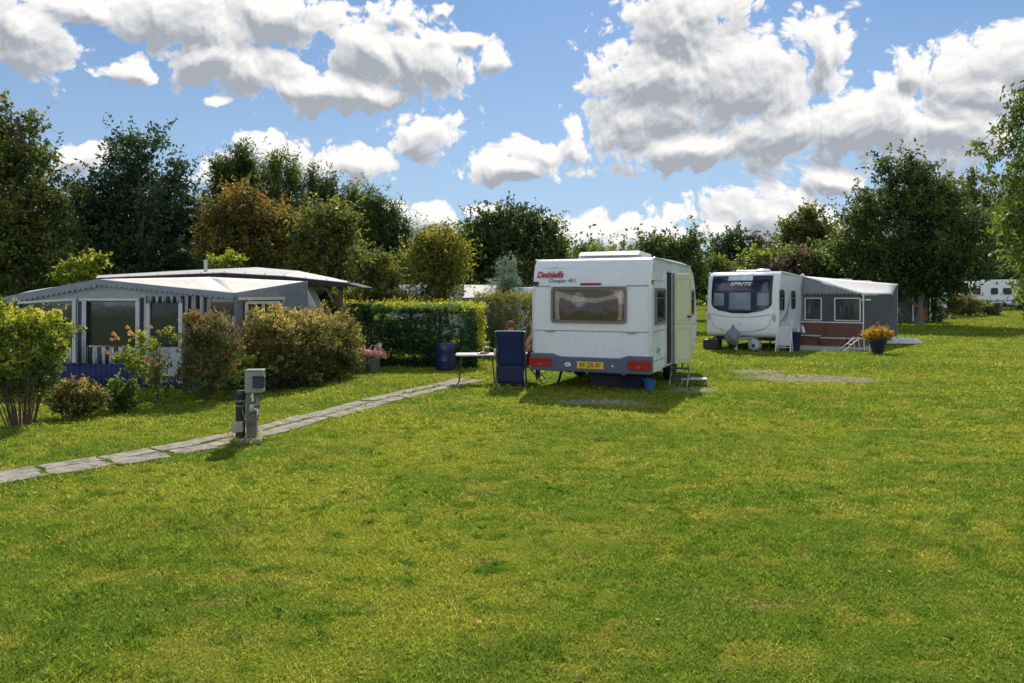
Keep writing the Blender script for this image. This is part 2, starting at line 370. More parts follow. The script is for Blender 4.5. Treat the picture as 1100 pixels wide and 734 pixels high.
# ------------------------------------------------------------------ lawn colour, shared by the soil sheet and the blades
PATCH = []   # worn earth patches (x, y, rx, ry)
for (px, py, rx, ry) in [(862, 406, 1.3, .85), (815, 399, .7, .5), (905, 407, .7, .6), (745, 419, .5, .4), (648, 432, .8, .35)]:
    p = ground(px, py); PATCH.append((p.x, p.y, rx, ry))
def lawn_group():
    g = bpy.data.node_groups.new('lawn_colour', 'ShaderNodeTree')
    g.interface.new_socket('Color', in_out='OUTPUT', socket_type='NodeSocketColor')
    g.interface.new_socket('Dry', in_out='OUTPUT', socket_type='NodeSocketFloat')
    go = g.nodes.new('NodeGroupOutput'); gl = g.links
    ge = g.nodes.new('ShaderNodeNewGeometry')
    def noi(sc, det, ro, mul=(1, 1, 1)):
        mp = g.nodes.new('ShaderNodeMapping'); mp.inputs['Scale'].default_value = mul
        gl.new(ge.outputs['Position'], mp.inputs['Vector'])
        n = g.nodes.new('ShaderNodeTexNoise'); n.noise_dimensions = '2D'; n.inputs['Scale'].default_value = sc
        n.inputs['Detail'].default_value = det; n.inputs['Roughness'].default_value = ro
        gl.new(mp.outputs[0], n.inputs['Vector']); return n.outputs['Fac']
    def ramp(x, a, b):
        r = g.nodes.new('ShaderNodeMapRange'); r.interpolation_type = 'SMOOTHSTEP'
        r.inputs['From Min'].default_value = a; r.inputs['From Max'].default_value = b
        gl.new(x, r.inputs['Value']); return r.outputs['Result']
    def mix(f, a, b, mode='MIX'):
        m = g.nodes.new('ShaderNodeMix'); m.data_type = 'RGBA'; m.blend_type = mode
        for k, v in (('Factor', f), ('A', a), ('B', b)):
            if isinstance(v, tuple): m.inputs[k].default_value = (*v, 1)
            elif isinstance(v, float): m.inputs[k].default_value = v
            else: gl.new(v, m.inputs[k])
        return m.outputs['Result']
    big = noi(.35, 4, .55, (1, 1.5, 1)); mid = noi(1.6, 5, .6, (1, 1.3, 1)); sml = noi(9, 5, .65); fine = noi(60, 3, .7)
    c = mix(ramp(big, .38, .64), (.175, .258, .030), (.300, .345, .040))
    c = mix(ramp(mid, .46, .72), c, (.33, .335, .048))
    dk = ramp(noi(3.4, 5, .66, (1, 1.2, 1)), .50, .68)
    c = mix(dk, c, (.115, .205, .018))
    dry = M_('MULTIPLY', ramp(noi(2.1, 6, .68, (.8, 1.4, 1)), .57, .74), ramp(sml, .35, .65), tree=g)
    c = mix(dry, c, (.36, .30, .09))
    bare = None
    wp = g.nodes.new('ShaderNodeVectorMath'); wp.operation = 'MULTIPLY_ADD'
    nz = g.nodes.new('ShaderNodeTexNoise'); nz.inputs['Scale'].default_value = 3.0; nz.inputs['Detail'].default_value = 5
    gl.new(ge.outputs['Position'], nz.inputs['Vector']); gl.new(nz.outputs['Color'], wp.inputs[0]); wp.inputs[1].default_value = (.9, .7, 0)
    gl.new(ge.outputs['Position'], wp.inputs[2])
    for (x, y, rx, ry) in PATCH:
        n = g.nodes.new('ShaderNodeVectorMath'); n.operation = 'MULTIPLY_ADD'; gl.new(wp.outputs[0], n.inputs[0])
        n.inputs[1].default_value = (1 / rx, 1 / ry, 0); n.inputs[2].default_value = (-(x + .45) / rx, -(y + .35) / ry, 0)
        l = g.nodes.new('ShaderNodeVectorMath'); l.operation = 'LENGTH'; gl.new(n.outputs[0], l.inputs[0])
        bare = l.outputs['Value'] if bare is None else M_('MINIMUM', bare, l.outputs['Value'], tree=g)
    br = g.nodes.new('ShaderNodeMapRange'); br.inputs['From Min'].default_value = 1.15; br.inputs['From Max'].default_value = .7; gl.new(bare, br.inputs['Value'])
    bm_ = M_('MULTIPLY', br.outputs['Result'], ramp(sml, .3, .6), tree=g)
    c = mix(bm_, c, (.52, .45, .33))
    v = g.nodes.new('ShaderNodeMapRange'); v.inputs['From Min'].default_value = .3; v.inputs['From Max'].default_value = .7
    v.inputs['To Min'].default_value = .6; v.inputs['To Max'].default_value = 1.35; gl.new(fine, v.inputs['Value'])
    c = mix(1.0, c, v.outputs['Result'], 'MULTIPLY')
    gl.new(c, go.inputs['Color']); gl.new(M_('MAXIMUM', dry, bm_, tree=g), go.inputs['Dry'])
    return g
LG = lawn_group()
def lawn_material(name, blade):
    m = bpy.data.materials.new(name); t, nd, lk = nodes_of(m)
    out = N(t, 'ShaderNodeOutputMaterial'); gr = N(t, 'ShaderNodeGroup'); gr.node_tree = LG
    p = N(t, 'ShaderNodeBsdfPrincipled'); p.inputs['Roughness'].default_value = .65 if blade else .95; p.inputs['Specular IOR Level'].default_value = .25 if blade else .0
    if blade:
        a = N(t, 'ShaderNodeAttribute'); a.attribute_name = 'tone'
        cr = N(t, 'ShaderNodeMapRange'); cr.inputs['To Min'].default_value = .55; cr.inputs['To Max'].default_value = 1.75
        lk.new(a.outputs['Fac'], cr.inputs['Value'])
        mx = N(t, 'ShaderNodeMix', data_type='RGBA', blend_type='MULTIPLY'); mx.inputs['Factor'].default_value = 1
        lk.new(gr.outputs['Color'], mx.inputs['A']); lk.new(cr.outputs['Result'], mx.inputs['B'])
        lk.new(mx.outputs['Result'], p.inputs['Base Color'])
        hs = N(t, 'ShaderNodeHueSaturation'); hs.inputs['Hue'].default_value = .492; hs.inputs['Value'].default_value = BLADE_T
        lk.new(mx.outputs['Result'], hs.inputs['Color'])
        tr = N(t, 'ShaderNodeBsdfTranslucent'); lk.new(hs.outputs[0], tr.inputs['Color'])
        ms = N(t, 'ShaderNodeMixShader'); ms.inputs['Fac'].default_value = .5
        lk.new(p.outputs[0], ms.inputs[1]); lk.new(tr.outputs[0], ms.inputs[2]); lk.new(ms.outputs[0], out.inputs['Surface'])
    else:
        ge = N(t, 'ShaderNodeNewGeometry')
        n1 = N(t, 'ShaderNodeTexNoise'); n1.inputs['Scale'].default_value = 14; n1.inputs['Detail'].default_value = 8; n1.inputs['Roughness'].default_value = .7
        lk.new(ge.outputs['Position'], n1.inputs['Vector'])
        b = N(t, 'ShaderNodeBump'); b.inputs['Strength'].default_value = .7; b.inputs['Distance'].default_value = .05
        lk.new(n1.outputs['Fac'], b.inputs['Height']); lk.new(b.outputs[0], p.inputs['Normal'])
        mx = N(t, 'ShaderNodeMix', data_type='RGBA', blend_type='MULTIPLY'); mx.inputs['Factor'].default_value = 1
        lk.new(gr.outputs['Color'], mx.inputs['A']); mx.inputs['B'].default_value = (*[SOIL_K] * 3, 1)
        lk.new(mx.outputs['Result'], p.inputs['Base Color'])
        lk.new(p.outputs[0], out.inputs['Surface'])
    return m
xs = np.concatenate([np.linspace(-700, -60, 8), np.linspace(-50, 60, 111), np.linspace(75, 700, 8)])
ys = np.concatenate([np.linspace(-40, 0, 5), np.linspace(1, 80, 80), np.geomspace(90, 1500, 10)])
mb = MB(); mb.sheet([[(x, y, zt(x, y)) for x in xs] for y in ys])
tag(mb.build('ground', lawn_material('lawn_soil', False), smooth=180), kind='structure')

# ------------------------------------------------------------------ path of concrete slabs
PATHPX = [(-160, 542), (-60, 524), (0, 514), (60, 504), (110, 496), (150, 490), (200, 481), (250, 471), (290, 462), (330, 451), (370, 441), (405, 431), (435, 424), (465, 417), (492, 411), (520, 405)]
pp = [Vector((-9.5, 4.4, 0)), Vector((-7.2, 5.5, 0))] + [ground(*p) for p in PATHPX]
seg = []
for a, b in zip(pp[:-1], pp[1:]):
    n = max(1, int((b - a).length / .04))
    seg += [a.lerp(b, i / n) for i in range(n)]
rnd = random.Random(4)
def path_dist(x, y):
    return 0
concrete = mat('path_concrete', (.285, .25, .20), .95, var=.5, scale=7, bump=.7, bscale=40, dirt=.5)
mb = MB(); i = 0; slabs = []
while i < len(seg) - 16:
    L = rnd.uniform(.42, .6); n = int(L / .04)
    c = seg[min(i + n // 2, len(seg) - 1)]; d = (seg[min(i + n, len(seg) - 1)] - seg[i]); a = math.atan2(d.y, d.x)
    for s in (-1, 1):
        w = rnd.uniform(.26, .33)
        
        off = s * (.150 + rnd.uniform(-.02, .03)); sh = rnd.uniform(-.05, .05)
        q = Vector((c.x - math.sin(a) * off + math.cos(a) * sh, c.y + math.cos(a) * off + math.sin(a) * sh, 0))
        ra = a + rnd.uniform(-.07, .07)
        pts = []
        hw, hl = w / 2, L / 2 + .012
        for (u, v) in ((-1, -1), (-.3, -1.03), (.4, -.98), (1, -1), (1.02, .1), (1, 1), (.2, 1.03), (-.5, .98), (-1, 1), (-1.02, -.2)):
            u *= hl + rnd.uniform(-.035, .015); v *= hw + rnd.uniform(-.04, .015)
            pts.append((q.x + u * math.cos(ra) - v * math.sin(ra), q.y + u * math.sin(ra) + v * math.cos(ra)))
        z = zt(q.x, q.y)
        mb.prism(pts, 'z', z - .03, z + .012 + rnd.uniform(0, .007)); slabs.append((q.x, q.y, hl, hw, ra))
    i += n + 1
tag(mb.build('path', concrete, bevel=.006), kind='structure')

# ------------------------------------------------------------------ grass blades: one 'stuff' object
def vnoise(x, y, s, seed):
    r = np.random.default_rng(seed); tab = r.random((256, 256)).astype(np.float32)
    u = x * s; v = y * s; iu = np.floor(u).astype(int); iv = np.floor(v).astype(int)
    fu = u - iu; fv = v - iv; fu = fu * fu * (3 - 2 * fu); fv = fv * fv * (3 - 2 * fv)
    g_ = lambda a, b: tab[a & 255, b & 255]
    return (g_(iu, iv) * (1 - fu) + g_(iu + 1, iv) * fu) * (1 - fv) + (g_(iu, iv + 1) * (1 - fu) + g_(iu + 1, iv + 1) * fu) * fv
def mesh_np(name, V, F, tone=None):
    me = bpy.data.meshes.new(name)
    nv = len(V); nf, k = F.shape
    me.vertices.add(nv); me.vertices.foreach_set('co', V.astype(np.float32).ravel())
    me.loops.add(nf * k); me.loops.foreach_set('vertex_index', F.astype(np.int32).ravel())
    me.polygons.add(nf); me.polygons.foreach_set('loop_start', (np.arange(nf) * k).astype(np.int32))
    me.update(calc_edges=True)
    if tone is not None:
        a = me.attributes.new('tone', 'FLOAT', 'POINT'); a.data.foreach_set('value', tone.astype(np.float32))
    return me
def grass():
    rg = np.random.default_rng(11)
    P = []; S = []
    for (d0, d1, dens, size) in GRASS:
        n = int(dens * .98 * (d1 * d1 - d0 * d0))
        D = np.sqrt(rg.random(n) * (d1 * d1 - d0 * d0) + d0 * d0); u = (rg.random(n) - .5) * 1.96
        x = u * D; P.append(np.stack([x, D], 1)); S.append(np.full(n, size) * (1 + .0 * D))
    P = np.concatenate(P); S = np.concatenate(S)
    x, y = P[:, 0], P[:, 1]
    keep = np.ones(len(x), bool)
    for (qx, qy, hl, hw, ra) in slabs:
        dx, dy = x - qx, y - qy; u = dx * math.cos(ra) + dy * math.sin(ra); v = -dx * math.sin(ra) + dy * math.cos(ra)
        keep &= ~((np.abs(u) < hl - .05 + .05 * vnoise(x, y, 11, 31)) & (np.abs(v) < hw - .06 + .06 * vnoise(x, y, 13, 32)))
    for (qx, qy, rx, ry) in PATCH:
        r = ((x - qx) / rx) ** 2 + ((y - qy) / ry) ** 2
        keep &= ~((r < 1.25) & (rg.random(len(x)) < .95 - .35 * vnoise(x, y, 2.5, 33)))
    for (x0, x1, y0, y1) in NOGRASS: keep &= ~((x > x0) & (x < x1) & (y > y0) & (y < y1))
    x, y, S = x[keep], y[keep], S[keep]; n = len(x)
    hn = vnoise(x, y, 1.7, 1) * .6 + vnoise(x, y, 6.0, 2) * .5
    tall = np.clip((vnoise(x, y, .9, 5) - .62) * 5, 0, 1) * np.clip(vnoise(x, y, 9, 6) * 1.6 - .5, 0, 1)
    H = (.012 + .016 * hn + .02 * tall) * (.6 + .8 * rg.random(n)) * (1 + .25 * (S - 1))
    W = .0026 * S * (.7 + .7 * rg.random(n))
    a = rg.random(n) * 2 * math.pi
    lean = H * (.35 + 1.0 * rg.random(n)); la = rg.random(n) * 2 * math.pi
    z = zt_np(x, y) - .002
    base = np.stack([x, y, z], 1)
    wv = np.stack([np.cos(a) * W, np.sin(a) * W, np.zeros(n)], 1)
    tip = base + np.stack([np.cos(la) * lean, np.sin(la) * lean, H], 1)
    midp = base + np.stack([np.cos(la) * lean * .35, np.sin(la) * lean * .35, H * .62], 1)
    V = np.stack([base - wv, base + wv, midp + wv * .8, tip, midp - wv * .8], 1).reshape(-1, 3)
    i0 = np.arange(n)[:, None] * 5
    F = i0 + np.array([[0, 1, 2, 3, 4]])
    clump = vnoise(x, y, 14, 8) * .6 + vnoise(x, y, 38, 9) * .5
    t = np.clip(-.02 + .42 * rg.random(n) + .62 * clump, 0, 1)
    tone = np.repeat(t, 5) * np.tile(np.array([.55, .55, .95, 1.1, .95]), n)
    me = mesh_np('grass', V, F, tone)
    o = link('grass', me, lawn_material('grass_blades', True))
    tag(o, 'short mown green and yellow lawn grass', 'grass', kind='stuff')
    # a few fallen leaves
    rg3 = np.random.default_rng(15); n3 = 420
    D = np.sqrt(rg3.random(n3) * (22 ** 2 - 9) + 9); x = (rg3.random(n3) - .5) * 1.42 * D; Vs = []; Ts = []
    for cx, cy in zip(x, D):
        a = rg3.random() * 6.28; r = rg3.uniform(.012, .032); dd = np.array([math.cos(a), math.sin(a), rg3.uniform(-.2, .5)]); ss = np.array([-math.sin(a), math.cos(a), rg3.uniform(-.4, .4)]) * r * .6
        b_ = np.array([cx, cy, zt(cx, cy) + .025]); Vs += [b_, b_ + dd * r + ss, b_ + dd * r * 2, b_ + dd * r - ss]; Ts += [rg3.random()] * 4
    o = link('fallen_leaves', mesh_np('fallen_leaves', np.array(Vs), np.arange(n3 * 4).reshape(-1, 4), np.array(Ts)), leafmat('leaf_fallen', (.06, .035, .015), (.14, .09, .03), (.28, .22, .08), .3, .05))
    tag(o, 'scattered dry leaves lying in the short grass', 'leaves', kind='stuff')
    # broad leaved weeds in the lawn (plantain, clover) as dark flat rosettes
    rg2 = np.random.default_rng(5); n = 2600
    D = np.sqrt(rg2.random(n) * (18 ** 2 - 9) + 9); x = (rg2.random(n) - .5) * 1.42 * D; y = D
    kk = vnoise(x, y, .8, 21) > .55; x, y = x[kk], y[kk]; Vs = []; Ts = []
    for cx, cy in zip(x, y):
        k = rg2.integers(5, 9); tt = rg2.random() * .5; sc = rg2.uniform(.014, .035)
        for j in range(k):
            a = rg2.random() * 6.28; r = sc * rg2.uniform(.7, 1.5); d = np.array([math.cos(a), math.sin(a), 0]); s_ = np.array([-math.sin(a), math.cos(a), 0]) * r * .35
            b = np.array([cx, cy, zt(cx, cy) + .006]) + d * .004
            Vs += [b, b + d * r * .5 + s_ + [0, 0, .012], b + d * r + [0, 0, .01], b + d * r * .5 - s_ + [0, 0, .014]]; Ts += [tt + .2 * rg2.random()] * 4
    V = np.array(Vs); F = np.arange(len(V)).reshape(-1, 4)
    me = mesh_np('lawn_weeds', V, F, np.array(Ts))
    o = link('lawn_weeds', me, leafmat('weed_leaf', (.03, .06, .008), (.05, .095, .012), (.09, .13, .02), .3, .0))
    tag(o, 'small flat weeds scattered through the lawn grass', 'weeds', kind='stuff')
# ------------------------------------------------------------------ foliage
def leaf_mesh(name, lobes, n, leaf, cl_r, per, seed, inner=.3, jag=.35, box=False, aspect=.55, droop=0.0, tone_up=.25, tone_bias=0.0, upright=0.0, sprig=.5, slen=2.6):
    """leaves in clusters spread through ellipsoid lobes (cx,cy,cz,rx,ry,rz[,tone])"""
    rg = np.random.default_rng(seed)
    L = np.array([l[:6] for l in lobes], float); T = np.array([l[6] if len(l) > 6 else 0.0 for l in lobes])
    w = (L[:, 3] * L[:, 4] * L[:, 5]) ** (2 / 3); w /= w.sum()
    nc = max(4, int(n / per)); li = rg.choice(len(L), nc, p=w)
    d = rg.normal(size=(nc, 3)); 
    if box:
        d = rg.uniform(-1, 1, (nc, 3)); ax = rg.integers(0, 3, nc); keep = rg.random(nc) > inner
        d[np.arange(nc)[keep], ax[keep]] = np.sign(d[np.arange(nc)[keep], ax[keep]]) * (1 - np.abs(rg.normal(size=keep.sum())) * .05)
        C = L[li, :3] + d * L[li, 3:6]
    else:
        d /= np.linalg.norm(d, axis=1)[:, None]
        r = np.where(rg.random(nc) < inner, rg.random(nc) ** .5 * .8, .8 + .2 * rg.random(nc))
        r = r * (1 + jag * (rg.random(nc) ** 2.5) * (rg.random(nc) < .5))
        C = L[li, :3] + d * r[:, None] * L[li, 3:6]
    cs = cl_r * (.5 + .9 * rg.random(nc))
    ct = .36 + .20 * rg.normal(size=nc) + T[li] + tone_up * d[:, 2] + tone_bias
    m = per; n = nc * m
    off = rg.normal(size=(nc, m, 3)) * cs[:, None, None] * np.array([.55, .55, .45 + upright])
    if sprig > 0:
        sd_ = d * np.array([1, 1, .55]) + np.array([0, 0, .75 - droop * .9]) + .45 * rg.normal(size=(nc, 3)); sd_ /= np.linalg.norm(sd_, axis=1)[:, None]
        ln = cs * slen * (.4 + rg.random(nc)); uu = rg.random((nc, m)) ** .8
        sp = sd_[:, None, :] * (uu * ln[:, None])[:, :, None] + rg.normal(size=(nc, m, 3)) * cs[:, None, None] * .30 * (1.15 - uu)[:, :, None]
        pick = rg.random(nc) < sprig
        off = np.where(pick[:, None, None], sp, off)
    P = (C[:, None, :] + off).reshape(-1, 3)
    P[:, 2] = np.maximum(P[:, 2], .015)
    tone = np.clip(np.repeat(ct, m) + .12 * rg.normal(size=n), 0, 1)
    a = rg.normal(size=(n, 3)); a[:, 2] -= droop; a[:, 2] += upright; a /= np.linalg.norm(a, axis=1)[:, None]
    b = rg.normal(size=(n, 3)); b -= (a * b).sum(1)[:, None] * a; b /= np.linalg.norm(b, axis=1)[:, None] + 1e-9
    c = np.cross(a, b)
    s = leaf * (.6 + .7 * rg.random(n))[:, None]
    V = np.stack([P, P + a * s * .45 + b * s * aspect * .5 + c * s * .08, P + a * s, P + a * s * .5 - b * s * aspect * .5 + c * s * .08], 1).reshape(-1, 3)
    F = np.arange(n * 4).reshape(-1, 4)
    return mesh_np(name, V, F, np.repeat(tone, 4))
BARK = mat('bark', (.11, .085, .06), .95, var=.4, scale=9, bump=.8, bscale=25)
BARKG = mat('bark_grey', (.16, .14, .11), .95, var=.4, scale=9, bump=.8, bscale=25)
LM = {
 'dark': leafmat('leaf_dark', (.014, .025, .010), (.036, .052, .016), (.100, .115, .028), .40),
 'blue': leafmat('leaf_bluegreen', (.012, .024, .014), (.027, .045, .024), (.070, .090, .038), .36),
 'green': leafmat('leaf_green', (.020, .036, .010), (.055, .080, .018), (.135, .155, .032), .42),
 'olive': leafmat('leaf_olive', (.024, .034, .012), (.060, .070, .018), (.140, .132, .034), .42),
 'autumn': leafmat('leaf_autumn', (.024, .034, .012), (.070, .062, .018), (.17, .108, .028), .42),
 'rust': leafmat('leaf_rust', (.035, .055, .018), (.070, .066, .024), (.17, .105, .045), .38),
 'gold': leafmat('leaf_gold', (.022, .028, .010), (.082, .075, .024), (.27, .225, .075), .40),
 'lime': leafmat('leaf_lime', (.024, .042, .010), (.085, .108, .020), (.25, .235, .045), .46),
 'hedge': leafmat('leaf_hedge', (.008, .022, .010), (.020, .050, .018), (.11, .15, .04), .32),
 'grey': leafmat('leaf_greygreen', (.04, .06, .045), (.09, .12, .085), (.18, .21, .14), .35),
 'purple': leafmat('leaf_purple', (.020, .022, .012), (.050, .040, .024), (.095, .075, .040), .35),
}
def ragged(L, seed, k=7, shrink=.80, size=(.16, .38), out=(.62, 1.02), tv=.2, up=.35):
    rn = random.Random(seed * 7 + 1); o = []
    for l in L:
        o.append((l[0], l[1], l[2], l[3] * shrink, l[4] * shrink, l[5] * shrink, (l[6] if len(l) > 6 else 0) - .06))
        for _ in range(k):
            d = Vector((rn.gauss(0, 1), rn.gauss(0, 1), rn.gauss(up, 1))).normalized(); f = rn.uniform(*out); q = rn.uniform(*size)
            o.append((l[0] + d.x * l[3] * f, l[1] + d.y * l[4] * f, l[2] + d.z * l[5] * f, l[3] * q, l[4] * q, l[5] * q * rn.uniform(.8, 1.3), (l[6] if len(l) > 6 else 0) + rn.uniform(-tv, tv)))
    return o
def trunk_mesh(name, h, r, tips, seed, parent, m=None, stems=1, lean=.03):
    rn = random.Random(seed); mb = MB()
    for s in range(stems):
        bx, by = (rn.uniform(-.12, .12) * stems * r * 4, rn.uniform(-.12, .12) * stems * r * 4) if stems > 1 else (0, 0)
        pts = []; rs = []
        for i in range(7):
            t = i / 6; pts.append((bx * (1 + t * 1.5) + rn.uniform(-1, 1) * lean * h * t, by * (1 + t * 1.5) + rn.uniform(-1, 1) * lean * h * t, -.08 + t * h))
            rs.append(r * (1.35 if i == 0 else 1) * (1 - .72 * t))
        mb.tube(pts, rs, 9)
        for tp in tips[s::stems]:
            k = rn.uniform(.3, .85); i = int(k * 6); b0 = Vector(pts[i]); tp = Vector(tp)
            mid = b0.lerp(tp, .5) + Vector((rn.uniform(-.1, .1), rn.uniform(-.1, .1), .12)) * (tp - b0).length
            mb.tube([b0, mid, tp], [rs[i] * .5, rs[i] * .3, rs[i] * .08], 6)
    mb.build(name, m or BARK, parent, smooth=60, fix=False)
def tree(px, D, lobes, key, label, group=None, name='tree', cat='tree', n=22000, leaf=.16, cl=.45, per=14, seed=1, tr=.16, base=None, inner=.3, jag=.35, stems=1, droop=.1, upright=0.0, ry=.85, m=None, tone_up=.22, trunk_h=None, aspect=.6, tone_bias=0.0, rag=9, sprig=.5, slen=2.6):
    """lobes in photo pixels (px,py,rx,ry[,tone[,dD]]) at depth D; base on the ground at px,D"""
    X = at(px, D); z0 = zt(X, D) if base is None else base
    root = empty(name, (X, D, z0), label=label, cat=cat, group=group)
    k = D / FPX; L = []
    rn = random.Random(seed)
    for l in lobes:
        lx, ly, rx, rz = l[:4]; t = l[4] if len(l) > 4 else 0; dd = l[5] if len(l) > 5 else rn.uniform(-.3, .3) * rx * k
        if D > 27: ly += .16 * rz + 3
        L.append(((lx - px) * k, dd, CAMH - (ly - HY) * k - z0, rx * k, max(rx, rz * .6) * k * ry, rz * k, t))
    LR = ragged(L, seed, rag) if rag else L
    me = leaf_mesh('crown', LR, n, leaf, cl * (.62 if rag else 1), per, seed, inner=inner, jag=jag, droop=droop, upright=upright, tone_up=tone_up, aspect=aspect, tone_bias=tone_bias, sprig=sprig, slen=slen)
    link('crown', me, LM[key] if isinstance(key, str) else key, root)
    top = max(l[2] + l[5] * .3 for l in L)
    tips = [(l[0], l[1], l[2]) for l in L] + [(l[0] + rn.uniform(-.6, .6) * l[3], l[1] + rn.uniform(-.6, .6) * l[4], l[2] + rn.uniform(0, .7) * l[5]) for l in L for _ in range(3)]
    trunk_mesh('trunk' if stems == 1 else 'stems', trunk_h or max(.3, top), tr, tips, seed, root, m or BARK, stems)
    return root
def _unused_rlobes(x0, x1, y0, y1, n, r, seed, t=0.0):
    rn = random.Random(seed); out = []
    for _ in range(n):
        out.append((rn.uniform(x0, x1), rn.uniform(y0, y1), r * rn.uniform(.7, 1.3), r * rn.uniform(.7, 1.2), t + rn.uniform(-.12, .14)))
    return out
GT = 'trees forming the wood behind the pitches'
def woods():
    # left edge brown-green broadleaf
    tree(20, 30, [(5, 205, 45, 60, .0), (-30, 170, 40, 50), (15, 150, 30, 34, .05), (5, 125, 17, 20), (45, 195, 27, 34, .1), (58, 235, 22, 35), (20, 265, 50, 38, .1), (-45, 250, 50, 50), (65, 275, 25, 25), (52, 165, 12, 16), (-5, 305, 60, 20)],
         leafmat('leaf_left', (.018, .030, .010), (.052, .062, .018), (.125, .115, .030), .4), 'tall brown and green broadleaf tree at the left edge of the lawn', GT, n=34000, leaf=.17, seed=1, tr=.25)
    tree(150, 34, [(150, 215, 42, 40), (140, 180, 28, 30), (150, 155, 22, 18), (118, 200, 20, 26), (185, 190, 18, 18), (185, 215, 26, 26), (105, 235, 26, 32), (160, 250, 50, 34), (200, 245, 22, 26), (130, 280, 50, 26), (192, 174, 10, 9), (96, 225, 22, 34), (88, 200, 9, 18), (208, 220, 12, 22)],
         'blue', 'tall dark blue green tree with a loose open top', GT, n=27000, leaf=.19, cl=.6, per=20, seed=2, tr=.25, jag=.55, inner=.4)
    tree(278, 32, [(265, 228, 32, 26, .1), (240, 240, 24, 26, -.02), (300, 245, 26, 24, .1), (270, 262, 45, 26), (325, 262, 16, 18, .12), (235, 270, 24, 20, -.15), (305, 275, 30, 14, .05), (260, 208, 18, 12, .1)],
         'autumn', 'rounded tree with orange brown autumn leaves', GT, n=26000, leaf=.15, seed=3, tr=.2)
    tree(345, 31, [(360, 232, 22, 20, .1), (345, 255, 30, 26), (372, 250, 14, 22, .1), (340, 285, 34, 20), (370, 285, 22, 22)],
         'olive', 'olive yellow tree right of the orange one', GT, n=15000, leaf=.15, seed=4, tr=.16)
    wl = [('feathery willow with its tips over the orange tree', 245, 39, [(243, 195, 14, 30), (252, 215, 18, 34), (236, 225, 14, 36), (262, 195, 12, 22), (240, 180, 5, 14)], 5),
          ('feathery willow with three leaning plumes at its top', 300, 40, [(280, 205, 12, 34), (300, 200, 13, 34), (316, 215, 15, 34), (290, 230, 24, 40), (272, 185, 6, 16), (299, 178, 6, 14), (318, 190, 6, 16), (310, 260, 30, 40)], 6),
          ('feathery willow standing behind the olive tree', 352, 40, [(340, 220, 13, 30), (356, 222, 13, 34), (370, 235, 13, 36), (350, 260, 28, 40), (345, 203, 6, 14), (365, 212, 5, 14)], 7),
          ('narrow willow between the olive tree and the last willow', 392, 41, [(385, 225, 11, 30), (398, 235, 11, 32), (392, 262, 22, 38), (380, 208, 6, 14), (400, 215, 5, 12)], 8),
          ('last willow of the row where the treetops slope down', 422, 41, [(412, 232, 11, 28), (425, 245, 11, 28), (436, 262, 12, 28), (420, 275, 24, 30), (410, 218, 5, 12), (430, 230, 5, 12)], 9)]
    for lab, px, D, lb, sd_ in wl:
        sh = {7: 8, 8: 16, 9: 20}.get(sd_, 3); lb = [(a, b_ + sh, *c_) for a, b_, *c_ in lb]
        rn = random.Random(sd_); x0 = min(l[0] for l in lb) - 6; x1 = max(l[0] for l in lb) + 6
        top = lambda x: min([l[1] - l[3] * .8 for l in lb if abs(l[0] - x) < l[2] + 5] or [230])
        lb = lb + [(x, top(x) + rn.uniform(-10, 14), rn.uniform(2.5, 5), rn.uniform(8, 15), rn.uniform(-.1, .12)) for x in [rn.uniform(x0, x1) for _ in range(9)]]
        tree(px, D, lb, 'dark' if sd_ % 2 else 'green', lab, GT, name='willow_tree', n=19000, leaf=.2, cl=.5, per=14, seed=sd_, tr=.18, jag=.6, aspect=.32, upright=.5, inner=.4, rag=4)
    tree(545, 36, [(520, 262, 24, 26), (545, 250, 26, 26), (575, 250, 24, 24), (500, 285, 24, 26), (540, 290, 44, 26), (590, 280, 20, 24), (540, 228, 12, 12), (522, 236, 9, 12), (562, 227, 9, 11), (590, 243, 9, 12, .1), (600, 268, 8, 20, .1), (505, 248, 9, 14), (577, 236, 7, 9)],
         'dark', 'wide dark green tree rising behind the trimmed hedge', GT, n=32000, leaf=.17, cl=.5, seed=10, tr=.22, jag=.45)
    tree(463, 38, [(470, 262, 12, 22), (455, 275, 18, 20), (485, 265, 14, 20), (470, 290, 30, 22), (440, 285, 16, 20), (462, 246, 5, 9), (480, 250, 5, 10)],
         'green', 'thin topped green tree left of the wide dark tree', GT, n=12000, leaf=.17, cl=.5, seed=11, tr=.15, jag=.6)
    tree(712, 37, [(700, 272, 26, 16), (725, 268, 24, 16), (743, 262, 8, 12), (744, 248, 4, 8), (680, 280, 24, 14), (735, 285, 26, 20), (700, 258, 12, 9), (712, 296, 44, 22)],
         'dark', 'dark bushy tree with one spike above the white caravan', GT, n=20000, leaf=.16, seed=12, tr=.16, jag=.45)
    tree(625, 38, [(610, 285, 16, 16), (640, 282, 16, 14), (625, 268, 8, 8), (600, 262, 8, 12), (650, 276, 14, 10), (625, 300, 36, 16)],
         'green', 'low green tree just over the white caravan roof', GT, n=10000, leaf=.16, seed=13, tr=.12, jag=.6)
    tree(783, 62, [(783, 262, 20, 16), (775, 275, 20, 16), (795, 275, 18, 18), (783, 292, 30, 16)],
         'blue', 'dark rounded tree far behind the modern caravan', GT, n=13000, leaf=.26, cl=.6, seed=14, tr=.25, jag=.2)
    tree(822, 60, [(815, 272, 12, 14), (826, 280, 14, 14), (812, 258, 5, 8), (828, 268, 5, 8), (820, 298, 26, 14)],
         'purple', 'dusky purple green tree beside the dark rounded one', GT, n=9000, leaf=.25, cl=.6, seed=15, tr=.2, jag=.4)
